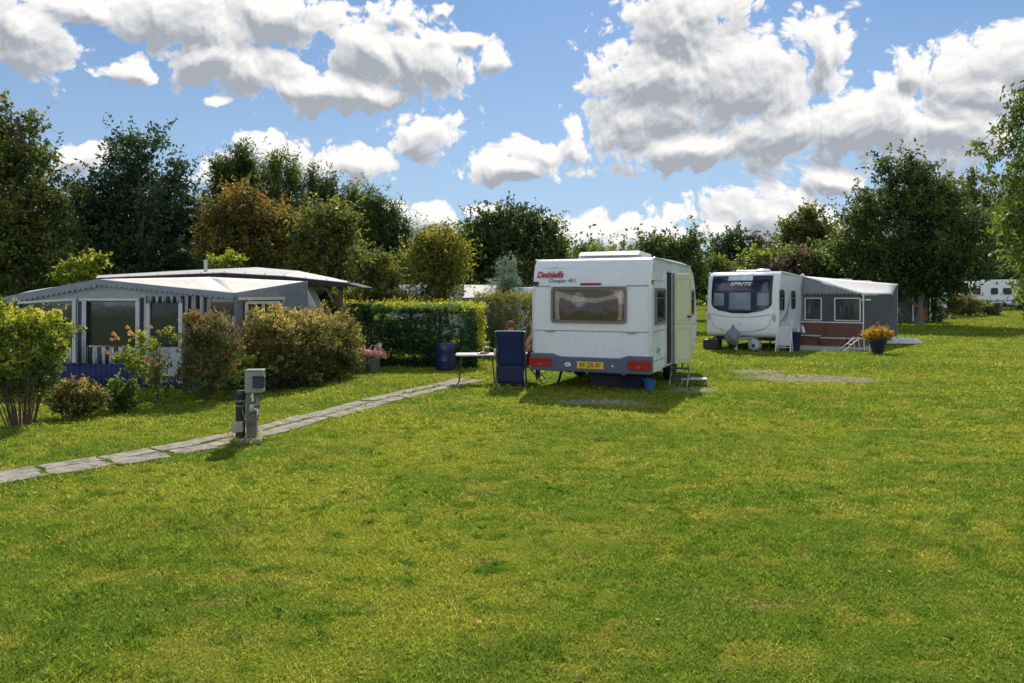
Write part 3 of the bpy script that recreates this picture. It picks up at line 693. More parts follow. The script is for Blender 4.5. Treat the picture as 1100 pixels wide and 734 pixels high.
    tree(866, 52, [(866, 245, 18, 18), (855, 258, 20, 18), (885, 255, 18, 20), (870, 275, 34, 22), (870, 228, 12, 9), (900, 270, 20, 22), (850, 240, 9, 9)],
         'olive', 'light green feathery tree behind the awning', GT, n=19000, leaf=.22, cl=.6, seed=16, tr=.22, jag=.45)
    tree(1040, 78, [(1035, 215, 24, 26), (1060, 205, 24, 26), (1085, 225, 26, 30), (1020, 245, 26, 30), (1060, 255, 40, 34), (1100, 265, 30, 36), (1040, 285, 60, 20), (1045, 188, 8, 8), (1130, 250, 40, 50)],
         'olive', 'broad pale olive tree behind the big dark crown', GT, n=30000, leaf=.32, cl=.8, seed=17, tr=.3, jag=.4)
    # the big tree with the trunk on the lawn
    b = ground(988, 349)
    tree(988, b.y, [(970, 200, 26, 26), (955, 175, 12, 10), (985, 178, 15, 12), (940, 215, 22, 18, .12), (1000, 205, 26, 26), (960, 240, 44, 26), (1010, 240, 40, 28, -.05), (920, 240, 20, 18, .12), (1045, 235, 18, 22), (985, 275, 56, 24, -.12), (930, 272, 34, 20), (1035, 275, 32, 24, -.05), (905, 262, 14, 14, .15), (975, 303, 44, 14, -.15), (1015, 205, 9, 7), (1010, 304, 34, 14, -.1), (975, 165, 6, 7)],
         'dark', 'large dark crowned tree with its bare trunk standing on the lawn', GT, n=52000, leaf=.19, cl=.6, per=18, seed=18, tr=.17, jag=.5, m=BARKG, trunk_h=5.5, base=b.z)
    b = ground(1003, 346)
    tree(1003, b.y, [(1003, 335, 9, 12), (1003, 322, 7, 10), (1002, 308, 5, 9)], 'blue', 'dark cone shaped conifer close behind the tree trunk', n=5000, leaf=.1, cl=.2, seed=19, tr=.08, base=b.z, name='conifer')
    # low scrub line
    for i, (px, D, lb, key, lab) in enumerate([
        (765, 47, [(765, 292, 18, 16), (755, 300, 16, 14)], 'olive', 'olive scrub seen just right of the white caravan'),
        (850, 46, [(845, 288, 26, 14), (865, 282, 18, 12)], 'purple', 'purple brown scrub above the modern caravan roof'),
        (890, 45, [(890, 285, 26, 16), (910, 290, 22, 14)], 'green', 'green scrub rising above the grey awning roof'),
        (930, 49, [(930, 290, 30, 20), (950, 300, 24, 20)], 'olive', 'olive scrub under the big tree crown'),
        (800, 50, [(800, 298, 34, 14)], 'olive', 'low olive scrub behind the roof of the modern caravan'),
        (660, 44, [(640, 305, 50, 18), (690, 305, 40, 18)], 'dark', 'dark scrub hidden behind the white caravan'),
        (560, 42, [(560, 305, 44, 22), (500, 305, 50, 24)], 'dark', 'dark undergrowth below the wide dark tree'),
        (400, 37, [(400, 300, 50, 30), (340, 295, 40, 26)], 'dark', 'dark undergrowth below the row of willows'),
        (250, 37, [(250, 290, 60, 30), (190, 290, 50, 28)], 'blue', 'dark undergrowth between the orange and the blue green tree'),
        (80, 35, [(80, 290, 60, 34), (10, 300, 70, 34)], 'dark', 'dark undergrowth below the trees at the left edge')]):
        tree(px, D, lb, key, lab, 'scrub along the edge of the wood', name='scrub', cat='bush', n=9000, leaf=.2, cl=.5, seed=40 + i, tr=.05, stems=4, jag=.4)
def second_row():
    rn = random.Random(31)
    spec = [(-60, 200, 'green'), (0, 215, 'dark'), (70, 222, 'green'), (115, 235, 'dark'), (215, 222, 'green'), (330, 228, 'green'), (440, 262, 'dark'), (470, 270, 'olive'), (610, 282, 'green'), (650, 285, 'dark'), (835, 272, 'green'), (905, 250, 'dark'), (1075, 215, 'green'), (1120, 200, 'dark')]
    kinds = {'green': 'mid green', 'dark': 'dark green', 'olive': 'olive'}
    where = ['beyond the left edge', 'behind the tall tree at the left edge', 'filling the gap left of the blue green tree', 'low behind the blue green tree', 'between the blue green tree and the orange one', 'behind the olive yellow tree', 'where the willow row ends', 'left of the wide dark tree', 'right of the wide dark tree', 'just left of the spiked tree', 'between the purple green tree and the feathery one', 'left of the big dark crown', 'right of the big dark crown', 'behind the hanging boughs at the right edge']
    for i, (px, top, key) in enumerate(spec):
        D = rn.uniform(46, 52) + (22 if px > 1000 else 0); lb = []
        for k in range(7):
            x = px + rn.uniform(-26, 26); y = top + rn.uniform(10, 60); lb.append((x, y, rn.uniform(14, 24), rn.uniform(16, 26), rn.uniform(-.1, .1)))
        lb += [(px, top + 12, 12, 14), (px - 12, top + 80, 34, 26, -.1), (px + 14, top + 75, 34, 26, -.1)]
        lb = [(a, min(b, 296), *c) for a, b, *c in lb]
        tree(px, D, lb, key, kinds[key] + ' tree of the back row, ' + where[i], 'back row of trees beyond the wood', n=15000, leaf=.24, cl=.6, per=13, seed=120 + i, tr=.2, jag=.5)
def far_wood():
    L = []
    rn = random.Random(9)
    for i in range(46):
        x = -62 + i * 3.9; L.append((x, 78 + rn.uniform(-3, 3), 2.2, 3.6, 3, rn.uniform(2.6, 4.4) if x < 12 or x > 22 else 2.6, rn.uniform(-.1, .1)))
    me = leaf_mesh('distant_wood', L, 52000, .5, .9, 14, 77, inner=.2)
    o = link('distant_wood', me, LM['dark']); o.location = (0, 0, .8)
    tag(o, 'distant belt of dark woodland closing the view', 'woodland', kind='stuff')
def shrubs():
    # left edge vase shaped bush
    b = ground(26, 457)
    r = tree(26, b.y, [(15, 348, 34, 22, .12), (50, 350, 20, 18, .15), (-15, 350, 30, 26), (25, 372, 44, 26), (58, 372, 14, 18, .1), (20, 398, 36, 22, -.05), (-10, 395, 30, 30), (50, 398, 16, 18), (40, 420, 9, 12), (12, 420, 14, 12, -.1), (-30, 380, 26, 30)],
         'lime', 'large vase shaped bush with yellow green leaves and many bare stems', name='vase_bush', cat='bush', n=26000, leaf=.045, cl=.075, per=12, seed=60, tr=.011, stems=26, base=b.z, jag=.45, inner=.35, m=mat('stem_red', (.085, .055, .038), .9, var=.3), trunk_h=.75, tone_up=.4)
    b = ground(82, 449)
    tree(82, b.y, [(65, 428, 13, 13, .1), (84, 422, 17, 15, .15), (100, 430, 12, 12, .05), (82, 438, 22, 10, -.1), (72, 412, 5, 6, .2)],
         'gold', 'small rounded bush with pale yellow leaves', name='yellow_bush', cat='bush', n=6500, leaf=.04, cl=.06, per=10, seed=61, tr=.01, stems=7, base=b.z)
    b = ground(130, 443)
    tree(130, b.y, [(122, 430, 9, 9), (138, 426, 9, 10), (130, 435, 14, 7), (124, 414, 4, 7, .1), (140, 414, 4, 6)],
         'green', 'small dark green plant between the yellow bush and the rose', name='small_plant', cat='plant', n=2600, leaf=.05, cl=.07, per=8, seed=62, tr=.007, stems=5, base=b.z)
    b = ground(170, 434)
    r = tree(170, b.y, [(140, 382, 12, 12, .1), (160, 372, 14, 14, .1), (150, 396, 15, 12, .05), (168, 405, 14, 14), (175, 388, 12, 10), (150, 362, 9, 7, .2), (188, 366, 8, 8, .2), (180, 358, 7, 6), (128, 385, 9, 7, .2), (172, 422, 9, 8, -.1)],
         'lime', 'thin rose bush carrying orange blooms in front of the awning', name='rose_bush', cat='bush', n=2600, leaf=.05, cl=.07, per=7, seed=63, rag=4, tr=.012, stems=5, base=b.z, jag=.5, inner=.5)
    k = b.y / FPX; rn = random.Random(3); PET = mat('rose_petal', (.80, .46, .20), .7, var=.35, trans=.45)
    for (px, py) in [(143, 352), (127, 359), (122, 365), (134, 363), (152, 361), (160, 352), (170, 357), (179, 358), (116, 379), (122, 377), (150, 386), (160, 386), (174, 391), (130, 384), (141, 358), (159, 388)]:
        mb = MB(); c = Vector(((px - 170) * k, rn.uniform(-.25, .05), CAMH - (py - HY) * k - b.z)); rr = rn.uniform(.04, .062)
        for j in range(12):
            a = j * 2.4; q = c + Vector((math.cos(a) * rr * .6 * (j / 12), math.sin(a) * rr * .6 * (j / 12), rr * .5 * (1 - j / 12)))
            n_ = Vector((math.cos(a), math.sin(a), .5)).normalized(); u = n_.cross(Vector((0, 0, 1))).normalized() * rr * .55; v = n_.cross(u)
            v = v.normalized() * rr * .5
            mb.add([q - u, q - v, q + u, q + v], [(0, 1, 2, 3)])
        mb.build('flower', PET, r, fix=False)
    b = ground(222, 431)
    tree(222, b.y, [(222, 352, 22, 18, .1), (205, 368, 14, 22, .05), (240, 365, 18, 24, .05), (222, 385, 28, 26), (215, 410, 22, 18, -.1), (243, 400, 16, 20), (254, 375, 6, 12)],
         'rust', 'tall shrub with reddish brown leaves standing left of the golden bush', name='red_shrub', cat='bush', n=19000, leaf=.042, cl=.08, per=12, seed=64, tr=.012, stems=8, base=b.z, jag=.5, tone_up=.45)
    b = ground(256, 424)
    tree(256, b.y, [(252, 398, 12, 9, .1), (262, 392, 9, 7, .2), (248, 412, 12, 10)], 'lime', 'bright green leafy herb at the foot of the reddish shrub', name='leafy_herb', cat='plant', n=1800, leaf=.07, cl=.09, per=7, seed=65, tr=.006, stems=4, base=b.z)
    # golden brown bush: long and low, running away from the camera
    b0 = ground(325, 412)
    k = [(283, 419, 44, 13.9), (305, 417, 45, 14.3), (328, 414, 44, 14.9), (350, 409, 38, 15.5), (368, 405, 30, 16.1)]
    root = empty('golden_bush', b0, label='long rounded bush of golden brown leaves beside the striped awning', cat='bush')
    L = []; rn = random.Random(21)
    for (px, py, rp, D) in k:
        kk = D / FPX; X = at(px, D); rr = rp * kk * .8
        for dz, f, tn in ((.42, 1.0, -.12), (.90, .90, .05)):
            L.append((X - b0.x, D - b0.y, dz, rr * f, rr * f, .5, tn))
    for (px, py, D, rr) in [(290, 345, 14, .28), (318, 343, 14.4, .3), (345, 343, 15, .3), (365, 350, 15.8, .26), (378, 365, 16.2, .22), (272, 355, 13.9, .25)]:
        L.append((at(px, D) - b0.x, D - b0.y, CAMH - (py + 7 - HY) / FPX * D, rr, rr, rr * .8, .22))
    link('crown', leaf_mesh('crown', ragged(L, 66, 7, .9, (.2, .4), (.8, 1.08)), 70000, .042, .06, 12, 66, inner=.15, jag=.2, tone_up=.5, tone_bias=-.06), LM['gold'], root)
    trunk_mesh('stems', .5, .02, [(l[0] * .8, l[1] * .8, l[2] * .6) for l in L[:12]], 66, root, BARK, 6)
    # light green growth behind the golden bush
    tree(280, 17.2, [(262, 335, 10, 10, .1), (275, 345, 14, 10), (290, 335, 8, 8, .15), (253, 325, 6, 5, .2)], 'lime', 'light green climbing shrub behind the golden bush', name='leafy_shrub', cat='bush', n=3800, leaf=.07, cl=.1, per=8, seed=67, tr=.012, stems=5, base=0)
    tree(322, 18.2, [(310, 335, 14, 12), (330, 330, 14, 14), (350, 335, 12, 12), (318, 348, 18, 10), (340, 345, 18, 12), (330, 320, 6, 8, .1)], 'green', 'soft green shrub between the golden bush and the trimmed hedge', name='soft_shrub', cat='bush', n=14000, leaf=.06, cl=.12, per=12, seed=68, tr=.012, stems=5, base=0, upright=.6, aspect=.35)
    tree(93, 21, [(80, 290, 12, 9), (100, 285, 12, 8, .1), (92, 300, 20, 8), (70, 297, 7, 6), (108, 280, 5, 5, .2)], 'lime', 'bright green bush whose top shows over the awning roof', name='bright_bush', cat='bush', n=7000, leaf=.09, cl=.14, per=9, seed=69, tr=.02, stems=4, base=0, jag=.6)
    tree(242, 23, [(232, 284, 9, 6), (250, 280, 9, 6, .1), (240, 290, 14, 6)], 'lime', 'bright green sprigs poking over the dark shelter roof', name='bright_bush', cat='bush', n=3200, leaf=.09, cl=.13, per=8, seed=70, tr=.02, stems=4, base=0, jag=.6)
    # trimmed hedges
    A = ground(392, 397); B = ground(522, 393)
    c = (A + B) / 2; c.y += .75
    root = empty('trimmed_hedge', (c.x, c.y, 0), label='long trimmed dark green hedge behind the folding table', cat='hedge')
    L = []
    xl = at(352, c.y) - c.x; xr = at(524, c.y) - c.x - .3
    rn = random.Random(8)
    L.append(((xl + xr) / 2, 0, .72, (xr - xl) / 2, .72, .72, -.1))
    for i in range(26): L.append((rn.uniform(xl, xr), -.66, rn.uniform(.15, 1.35), rn.uniform(.2, .5), .08, rn.uniform(.1, .25), rn.uniform(-.2, .12)))
    for i in range(16): L.append((rn.uniform(xl, xr), rn.uniform(-.6, .5), 1.42, rn.uniform(.2, .5), .2, rn.uniform(.04, .09), rn.uniform(0, .2)))
    link('crown', leaf_mesh('crown', L, 110000, .045, .05, 10, 71, inner=.12, sprig=.15, slen=1.6, box=True, tone_up=.35), LM['hedge'], root)
    L2 = [(xl + (xr - xl) * t, rn.uniform(-.5, .4), 1.46, .22, .25, .07, .3) for t in [i / 26 for i in range(27)]] + [(xr + .12, rn.uniform(-.5, .4), .3 + 1.1 * t, .09, .2, .12, .35) for t in [i / 9 for i in range(10)]]
    link('sunlit_edge_leaves', leaf_mesh('sunlit_edge_leaves', L2, 11000, .05, .06, 7, 72, inner=.3, upright=.6, tone_up=.2), LM['lime'], root)  # pale leaves along top and right end put sunlight into the leaf colour
    trunk_mesh('stems', .9, .03, [(l[0], l[1], 1.0) for l in L], 72, root, BARK, 5)
    c = pt(552, 378, 22.3); 
    root = empty('trimmed_hedge', (c.x, c.y, 0), label='second darker hedge farther back, just left of the white caravan', cat='hedge')
    L = [(x, rn.uniform(-.1, .1), .88, .36, .6, .9, 0) for x in (-.75, -.3, .2, .7, 1.2)]
    link('crown', leaf_mesh('crown', L, 30000, .055, .07, 10, 73, inner=.25, sprig=.3, box=True, tone_up=.4), LM['olive'], root)
    trunk_mesh('stems', .9, .03, [(l[0], l[1], 1.0) for l in L], 73, root, BARK, 4)
    # loose shrubs above the hedge
    tree(395, 21.3, [(370, 322, 20, 10, .05), (400, 316, 22, 12, .1), (395, 292, 18, 18), (415, 300, 16, 18, .1), (430, 322, 26, 10, .1), (380, 335, 24, 10), (385, 275, 8, 10), (410, 280, 8, 10, .1)], 'olive', 'loose olive shrub above the left end of the trimmed hedge', name='loose_shrub', cat='bush', n=18000, leaf=.08, cl=.16, per=9, seed=74, tr=.03, stems=6, base=0, jag=.6, inner=.45)
    tree(468, 21.6, [(468, 290, 24, 22, .1), (450, 285, 15, 20), (488, 285, 17, 22, .1), (468, 312, 22, 18), (470, 264, 16, 12, .15), (455, 262, 8, 10), (488, 262, 10, 10)], leafmat('leaf_yellowgreen', (.026, .036, .010), (.078, .082, .016), (.17, .155, .032), .45), 'bushy yellow green shrub fanning out above the trimmed hedge', name='fan_shrub', cat='bush', n=17000, leaf=.085, cl=.18, per=8, seed=75, tr=.03, stems=8, base=0, jag=.9, inner=.5, rag=14, upright=.5, sprig=.8, slen=4.5)
    tree(545, 23.5, [(545, 300, 12, 14), (535, 312, 12, 10), (553, 312, 14, 12), (542, 284, 4, 9), (552, 288, 3, 8), (536, 292, 3, 8)], 'grey', 'grey green spiky young conifer beside the tent roof', name='young_conifer', cat='tree', n=4500, leaf=.08, cl=.12, per=9, seed=76, tr=.03, base=0, upright=.8, aspect=.25, jag=.4)
    # near tree whose boughs hang into the picture on the right
    D = 13.0; X = at(1200, D)
    root = empty('hanging_tree', (X, D, 0), label='nearer tree whose leafy boughs hang in from the right edge', cat='tree')
    kk = D / FPX; L = []
    def Z(py): return CAMH - (py - HY) * kk
    dxp = 14
    boughs = [[(1160, 120), (1120, 100), (1095, 108), (1072, 130)], [(1170, 90), (1130, 75), (1105, 88)], [(1160, 170), (1115, 160), (1085, 172), (1064, 190)], [(1170, 200), (1120, 200), (1090, 215), (1072, 238)],
              [(1170, 240), (1130, 240), (1100, 252), (1070, 272)], [(1170, 270), (1130, 275), (1105, 290), (1085, 306)], [(1170, 300), (1130, 295), (1108, 300), (1098, 312)], [(1150, 150), (1110, 140), (1080, 150)], [(1150, 225), (1105, 225), (1078, 228)], [(1160, 255), (1110, 262), (1080, 258)]]
    mb = MB(); rn = random.Random(5)
    tr_pts = [(0, 0, -.1), (.05, .05, 1.2), (-.05, 0, 2.6), (.05, .1, 4.2), (0, 0, 5.6)]
    mb.tube(tr_pts, [.2, .16, .14, .1, .04], 10)
    for bi, bl in enumerate(boughs):
        dd = rn.uniform(-.9, .9)
        P3 = [Vector(((p[0] + dxp * (i > 0) - 1200) * kk, dd * (i + 1) / len(bl), Z(p[1]))) for i, p in enumerate(bl)]
        P3 = [Vector((0, 0, max(1.0, P3[0].z - .5)))] + P3
        mb.tube(P3, [.05, .035, .022, .012, .005][:len(P3)], 6)
        for a, c_ in zip(P3[1:-1], P3[2:]):
            for t in (0, .33, .66, 1):
                q = a.lerp(c_, t); L.append((q.x, q.y, q.z - .08, .17, .2, .15, rn.uniform(-.1, .15)))
                q2 = q + Vector((rn.uniform(-.2, .2), rn.uniform(-.35, .35), rn.uniform(-.25, .05))); mb.tube([q, q2], [.008, .003], 4); L.append((q2.x, q2.y, q2.z - .05, .12, .14, .13, rn.uniform(-.1, .2)))
    for (px, py, r1) in [(1150, 190, 30), (1140, 250, 30), (1165, 130, 36), (1200, 80, 50), (1200, 180, 60), (1210, 260, 50), (1250, 150, 60), (1120, 265, 22), (1115, 225, 18), (1110, 195, 16), (1098, 240, 14), (1104, 215, 14), (1100, 270, 13), (1108, 160, 14), (1106, 290, 12), (1095, 190, 8)]:
        L.append(((px - 1200) * kk, rn.uniform(-.5, .5), Z(py), r1 * kk, r1 * kk, r1 * kk, 0))
    mb.build('trunk', BARK, root, smooth=60, fix=False)
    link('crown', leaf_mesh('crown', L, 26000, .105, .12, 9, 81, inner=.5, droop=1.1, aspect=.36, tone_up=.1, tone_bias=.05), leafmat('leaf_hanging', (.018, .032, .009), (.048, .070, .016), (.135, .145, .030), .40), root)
    # far right shrubs
    for i, (px, D, lb, key, lab) in enumerate([
        (1017, 50, [(1015, 325, 10, 10), (1025, 322, 9, 9)], 'rust', 'rusty shrub at the left end of the far caravan bed'),
        (1042, 51, [(1036, 324, 10, 10), (1045, 327, 9, 8), (1030, 330, 8, 6)], 'rust', 'wide red leaved shrub in front of the far white caravan'),
        (1062, 52, [(1060, 328, 9, 6), (1068, 330, 7, 5)], 'green', 'low green shrub by the stripe of the far white caravan')]):
        X = at(px, D)
        tree(px, D, lb, key, lab, 'shrubs before the far white caravan', name='bed_shrub', cat='bush', n=4200, leaf=.13, cl=.25, per=9, seed=90 + i, tr=.02, stems=4)
# ------------------------------------------------------------------ object materials
WHITE = mat('caravan_white', (.70, .73, .76), .28, var=.02, dirt=.0, spec=.5)
WHITE2 = mat('caravan_white_clean', (.74, .76, .79), .22, var=.02, dirt=.04)
CREAM = mat('cream_panel', (.62, .58, .46), .5, var=.06, dirt=.2)
DOORIN = mat('door_lining', (.62, .60, .40), .55, var=.05)
BLUEG = mat('bumper_bluegrey', (.075, .10, .155), .42, var=.08, dirt=.12)
DARK = mat('dark_plastic', (.018, .02, .025), .5, var=.2)
RUB = mat('black_rubber', (.015, .015, .017), .8, var=.2)
STEEL = mat('galvanised_steel', (.42, .43, .45), .42, metal=.85, var=.15, scale=20)
ALU = mat('aluminium', (.62, .63, .65), .35, metal=.7, var=.08)
RED = mat('lamp_red', (.36, .006, .010), .18, var=.1)
REDD = mat('lamp_red_dark', (.22, .01, .012), .2, var=.1)
AMBER = mat('lamp_amber', (.5, .03, .02), .2, var=.1)
GLS = glass('window_glass', (.95, .92, .90), .96)
GLD = glass('window_glass_dark', (.10, .12, .16), .25)
WFR = mat('window_frame_brown', (.17, .145, .135), .45, var=.1)
CURT = mat('curtain', (.85, .72, .58), .9, var=.18, scale=12, trans=.25)
WOODIN = mat('interior_brown', (.115, .075, .055), .8, var=.3)
SEAM = mat('seam_grey', (.22, .24, .27), .6)
REDT = mat('lettering_red', (.50, .015, .03), .5, var=.02)
NAVY = mat('navy_fabric', (.009, .016, .055), .8, var=.15, bump=.2)
TBLUE = mat('chair_blue', (.008, .022, .095), .85, var=.2, bump=.25, scale=9)
PLATEY = mat('plate_yellow', (.72, .46, .03), .45, var=.04)
BLACK = mat('ink_black', (.012, .012, .014), .6)
WPL = mat('white_plastic', (.74, .74, .72), .4, var=.05, dirt=.15)

def shell(mb, prof, hw, nx, fy=None, mi=0):
    n = len(prof); vs = []; fs = []
    for i in range(nx + 1):
        x = -hw + 2 * hw * i / nx
        for (y, z) in prof:
            vs.append((x, y + (fy(x, y, z) if fy else 0), z))
    for i in range(nx):
        for k in range(n):
            k2 = (k + 1) % n
            fs.append((i * n + k, i * n + k2, (i + 1) * n + k2, (i + 1) * n + k))
    fs.append(tuple(range(n))); fs.append(tuple(nx * n + k for k in range(n))[::-1])
    mb.add(vs, fs, mi)
def smooth_prof(pts, it=1):
    for _ in range(it):
        out = []
        for i in range(len(pts)):
            a, b = pts[i], pts[(i + 1) % len(pts)]
            out += [(a[0] * .75 + b[0] * .25, a[1] * .75 + b[1] * .25), (a[0] * .25 + b[0] * .75, a[1] * .25 + b[1] * .75)]
        pts = out
    return pts
def wheel(root, c, r=.3, w=.18, rim=STEEL):
    M = Matrix.Rotation(R(90), 3, 'Y')
    mb = MB(); mb.lathe([(r * .62, -w / 2), (r * .93, -w / 2), (r, -w * .35), (r, w * .35), (r * .93, w / 2), (r * .62, w / 2)], c, 28, M=M)
    wh = mb.build('wheel', RUB, root, smooth=40)
    mb = MB(); mb.lathe([(.03, -w * .35), (r * .5, -w * .3), (r * .62, -w * .46), (r * .64, w * .46), (r * .5, w * .3), (.03, w * .4)], c, 24, M=M)
    mb.build('rim', rim, wh, smooth=40)
def rounded_rect(cx, cz, w, h, r, n=5):
    out = []
    for (sx, sz, a0) in ((1, 1, 0), (-1, 1, 90), (-1, -1, 180), (1, -1, 270)):
        for i in range(n + 1):
            a = R(a0 + 90 * i / n); out.append((cx + sx * (w / 2 - r) + r * math.cos(a), cz + sz * (h / 2 - r) + r * math.sin(a)))
    return out
def ring_prism(mb, outer, inner, axis, t0, t1, mi=0):
    n = len(outer)
    def mk(p, t): return {'x': (t, p[0], p[1]), 'y': (p[0], t, p[1])}[axis]
    vs = [mk(p, t0) for p in outer] + [mk(p, t0) for p in inner] + [mk(p, t1) for p in outer] + [mk(p, t1) for p in inner]
    fs = []
    for i in range(n):
        j = (i + 1) % n
        fs += [(i, j, n + j, n + i), (2 * n + i, 3 * n + i, 3 * n + j, 2 * n + j), (i, 2 * n + i, 2 * n + j, j), (n + i, n + j, 3 * n + j, 3 * n + i)]
    mb.add(vs, fs, mi)
def window(root, axis, off, c, w, h, fr=WFR, gl=GLS, behind=None, r=.05, fw=.04, curtain=None, sgn=-1):
    """window on the wall plane `axis`=off facing sgn; frame > glass pane, backing, curtain"""
    mb = MB(); ring_prism(mb, rounded_rect(c[0], c[1], w, h, r), rounded_rect(c[0], c[1], w - 2 * fw, h - 2 * fw, r * .7), axis, off + sgn * .001, off + sgn * .04)
    f = mb.build('window', fr, root, smooth=35, bevel=.004)
    mb = MB(); mb.prism(rounded_rect(c[0], c[1], w - 2 * fw - .004, h - 2 * fw - .004, r * .7), axis, off + sgn * .026, off + sgn * .032); mb.build('pane', gl, f)
    mb = MB(); mb.prism(rounded_rect(c[0], c[1], w - 2 * fw - .006, h - 2 * fw - .006, r * .7), axis, off + sgn * .002, off + sgn * .005); mb.build('blind', behind or WOODIN, f)
    return f

# ------------------------------------------------------------------ near caravan
def near_caravan():
    th = R(24); cx, cy = 2.49 - 1.15 * math.cos(th), 13.2 + 1.15 * math.sin(th)
    root = empty('caravan', (cx, cy, zt(cx, cy)), -th, 'white touring caravan seen from the rear with its pale door standing open', 'caravan')
    hw = 1.15
    prof = [(.06, .36), (.0, .42), (.0, .65), (.0, 1.1), (.005, 1.55), (.015, 1.93), (.045, 2.16), (.10, 2.34), (.18, 2.43), (.32, 2.455), (.9, 2.465), (1.8, 2.47), (2.8, 2.465), (3.4, 2.44), (3.8, 2.39), (4.1, 2.27), (4.32, 2.0), (4.46, 1.6), (4.54, 1.2), (4.5, .85), (4.38, .62), (4.15, .45), (3.8, .38), (2.9, .36), (1.2, .36)]
    mb = MB(); shell(mb, prof, hw, 8); body = mb.build('body', WHITE, root, smooth=30, bevel=.045, seg=4)
    # seams and rails on the rear
    mb = MB()
    for z, w in ((1.10, .012), (1.935, .014)): mb.box((0, -.004 + (.012 if z > 1.9 else 0), z), (2.2, .014, w))
    for z in (1.10, 1.70): mb.box((hw + .001, 1.9, z * 1.0), (.008, 0, 0)) if False else None
    mb.box((hw + .002, .55, 1.10), (.01, 1.0, .012)); mb.box((hw + .002, 3.15, 1.10), (.01, 2.4, .012))
    mb.box((hw + .002, .55, .56), (.012, 1.0, .018)); mb.box((hw + .002, 2.9, .56), (.012, 2.3, .018))
    mb.box((hw + .002, .55, 2.03), (.01, 1.0, .008))
    mb.build('seams', SEAM, root)
    mb = MB()
    for s in (-1, 1):
        mb.bar((s * (hw + .005), .2, 2.44), (s * (hw + .005), 3.7, 2.40), .035, .03)
        mb.bar((s * (hw - .02), -.012, .7), (s * (hw - .02), -.012, 1.9), .03, .02)
    mb.build('corner_trim', ALU, root, bevel=.006)
    # bumper with raised ends
    mb = MB(); top = [(-1.165, .665), (-.72, .665), (-.58, .615), (.58, .615), (.72, .665), (1.165, .665)]
    bot = [(-1.165, .34), (1.165, .34)]
    poly = top + bot[::-1]
    mb.prism(poly, 'y', -.085, .1)
    mb.build('bumper', BLUEG, root, bevel=.022, seg=3)
    mb = MB()
    for s in (-1, 1):
        mb = MB(); mb.box((s * (hw + .008), .45, .46), (.016, .7, .19)); mb.build('side_skirt', WHITE, root, bevel=.005)
    for s in (-1, 1):
        mb = MB(); mb.prism(rounded_rect(s * .955, .505, .43, .165, .03), 'y', -.112, -.084); tl = mb.build('tail_light', RED, root, bevel=.006)
        mb = MB(); mb.box((s * .955, -.114, .538), (.40, .008, .03)); mb.build('brake_lens', REDD, tl)
        mb = MB(); mb.box((s * .955 - s * .02, -.114, .475), (.10, .008, .05)); mb.build('fog_lens', AMBER, tl)
    mb = MB(); mb.prism(rounded_rect(.02, .475, .54, .125, .012), 'y', -.1, -.084); pl = mb.build('number_plate', PLATEY, root)
    mb = MB(); mb.box((-.232, -.102, .475), (.03, .006, .118)); mb.build('plate_stripe', mat('plate_blue', (.02, .05, .35), .4), pl)
    text_mesh('plate_text', 'RF-ZR-97', .115, BLACK, pl, (.035, -.1015, .437), (R(90), 0, 0), sx=.9, bold=.0008, align='CENTER')
    mb = MB(); mb.lathe([(.0, -.004), (.042, -.004), (.048, .004), (.0, .008)], (-.40, -.092, .475), 20, M=Matrix.Rotation(R(90), 3, 'X') @ Matrix.Diagonal((1.3, .85, 1))); bd = mb.build('badge', WPL, root, smooth=40)
    mb = MB(); mb.box((-.40, -.101, .475), (.05, .006, .014), rot=Matrix.Rotation(R(25), 3, 'Y')); mb.build('badge_mark', BLACK, bd)
    mb = MB(); mb.lathe([(0, -.004), (.018, -.004), (.018, .006), (0, .008)], (.46, -.092, .475), 12, M=Matrix.Rotation(R(90), 3, 'X')); mb.build('socket_cap', WPL, root, smooth=40)
    # rear window with sagging curtain
    wc = (-.03, 1.575); W_, H_ = 1.46, .66
    f = window(root, 'y', .0, wc, W_, H_, curtain=True, fw=.045, r=.06)
    mb = MB(); grid = []
    for i in range(9):
        v = i / 8; row = []
        for j in range(41):
            u = j / 40 * 2 - 1
            top = 1.575 + .245 - .085 * (1 - u * u) - .03 * math.sin(u * 3 + 1); bt = 1.575 + .17 - .115 * (1 - abs(u) ** 2.2) - .01 * math.sin(u * 9)
            row.append((wc[0] + u * .65, -.011 - .007 * math.sin(v * 14 + u * 5), top * (1 - v) + bt * v))
        grid.append(row)
    mb.sheet(grid)
    for s in (-1, 1):
        g2 = []
        for i in range(12):
            v = i / 11
            g2.append([(wc[0] + s * (.65 - .10 * (j / 8) * (1 - .3 * math.sin(v * 3.1))), -.011 - .006 * math.sin(j * 2.2), 1.575 + .2 - v * .47) for j in range(9)])
        mb.sheet(g2)
    mb.build('curtain', CURT, f, smooth=180, fix=False)
    mb = MB(); mb.box((-.03, -.035, 1.93), (1.46, .06, .02)); mb.build('window_rail', ALU, f)
    # handles, third brake light, marker, hatch vents
    for s in (-1, 1):
        mb = MB(); mb.prism([(s * .78 - .12, 1.105), (s * .78 + .12, 1.105), (s * .78 + .08, 1.07), (s * .78 - .08, 1.07)], 'y', -.03, .001); mb.build('grab_handle', mat('handle_grey', (.3, .32, .35), .5), root, bevel=.008)
    mb = MB(); mb.box((.02, -.012, 1.965), (.40, .04, .045)); mb.build('brake_light', REDD, root, bevel=.008)
    mb = MB(); mb.box((-1.08, -.004, 1.985), (.11, .03, .07)); mb.build('vent', DARK, root, bevel=.004)
    mb = MB(); mb.box((hw + .01, .06, 2.0), (.03, .05, .07)); mb.build('marker_light', RED, root, bevel=.006)
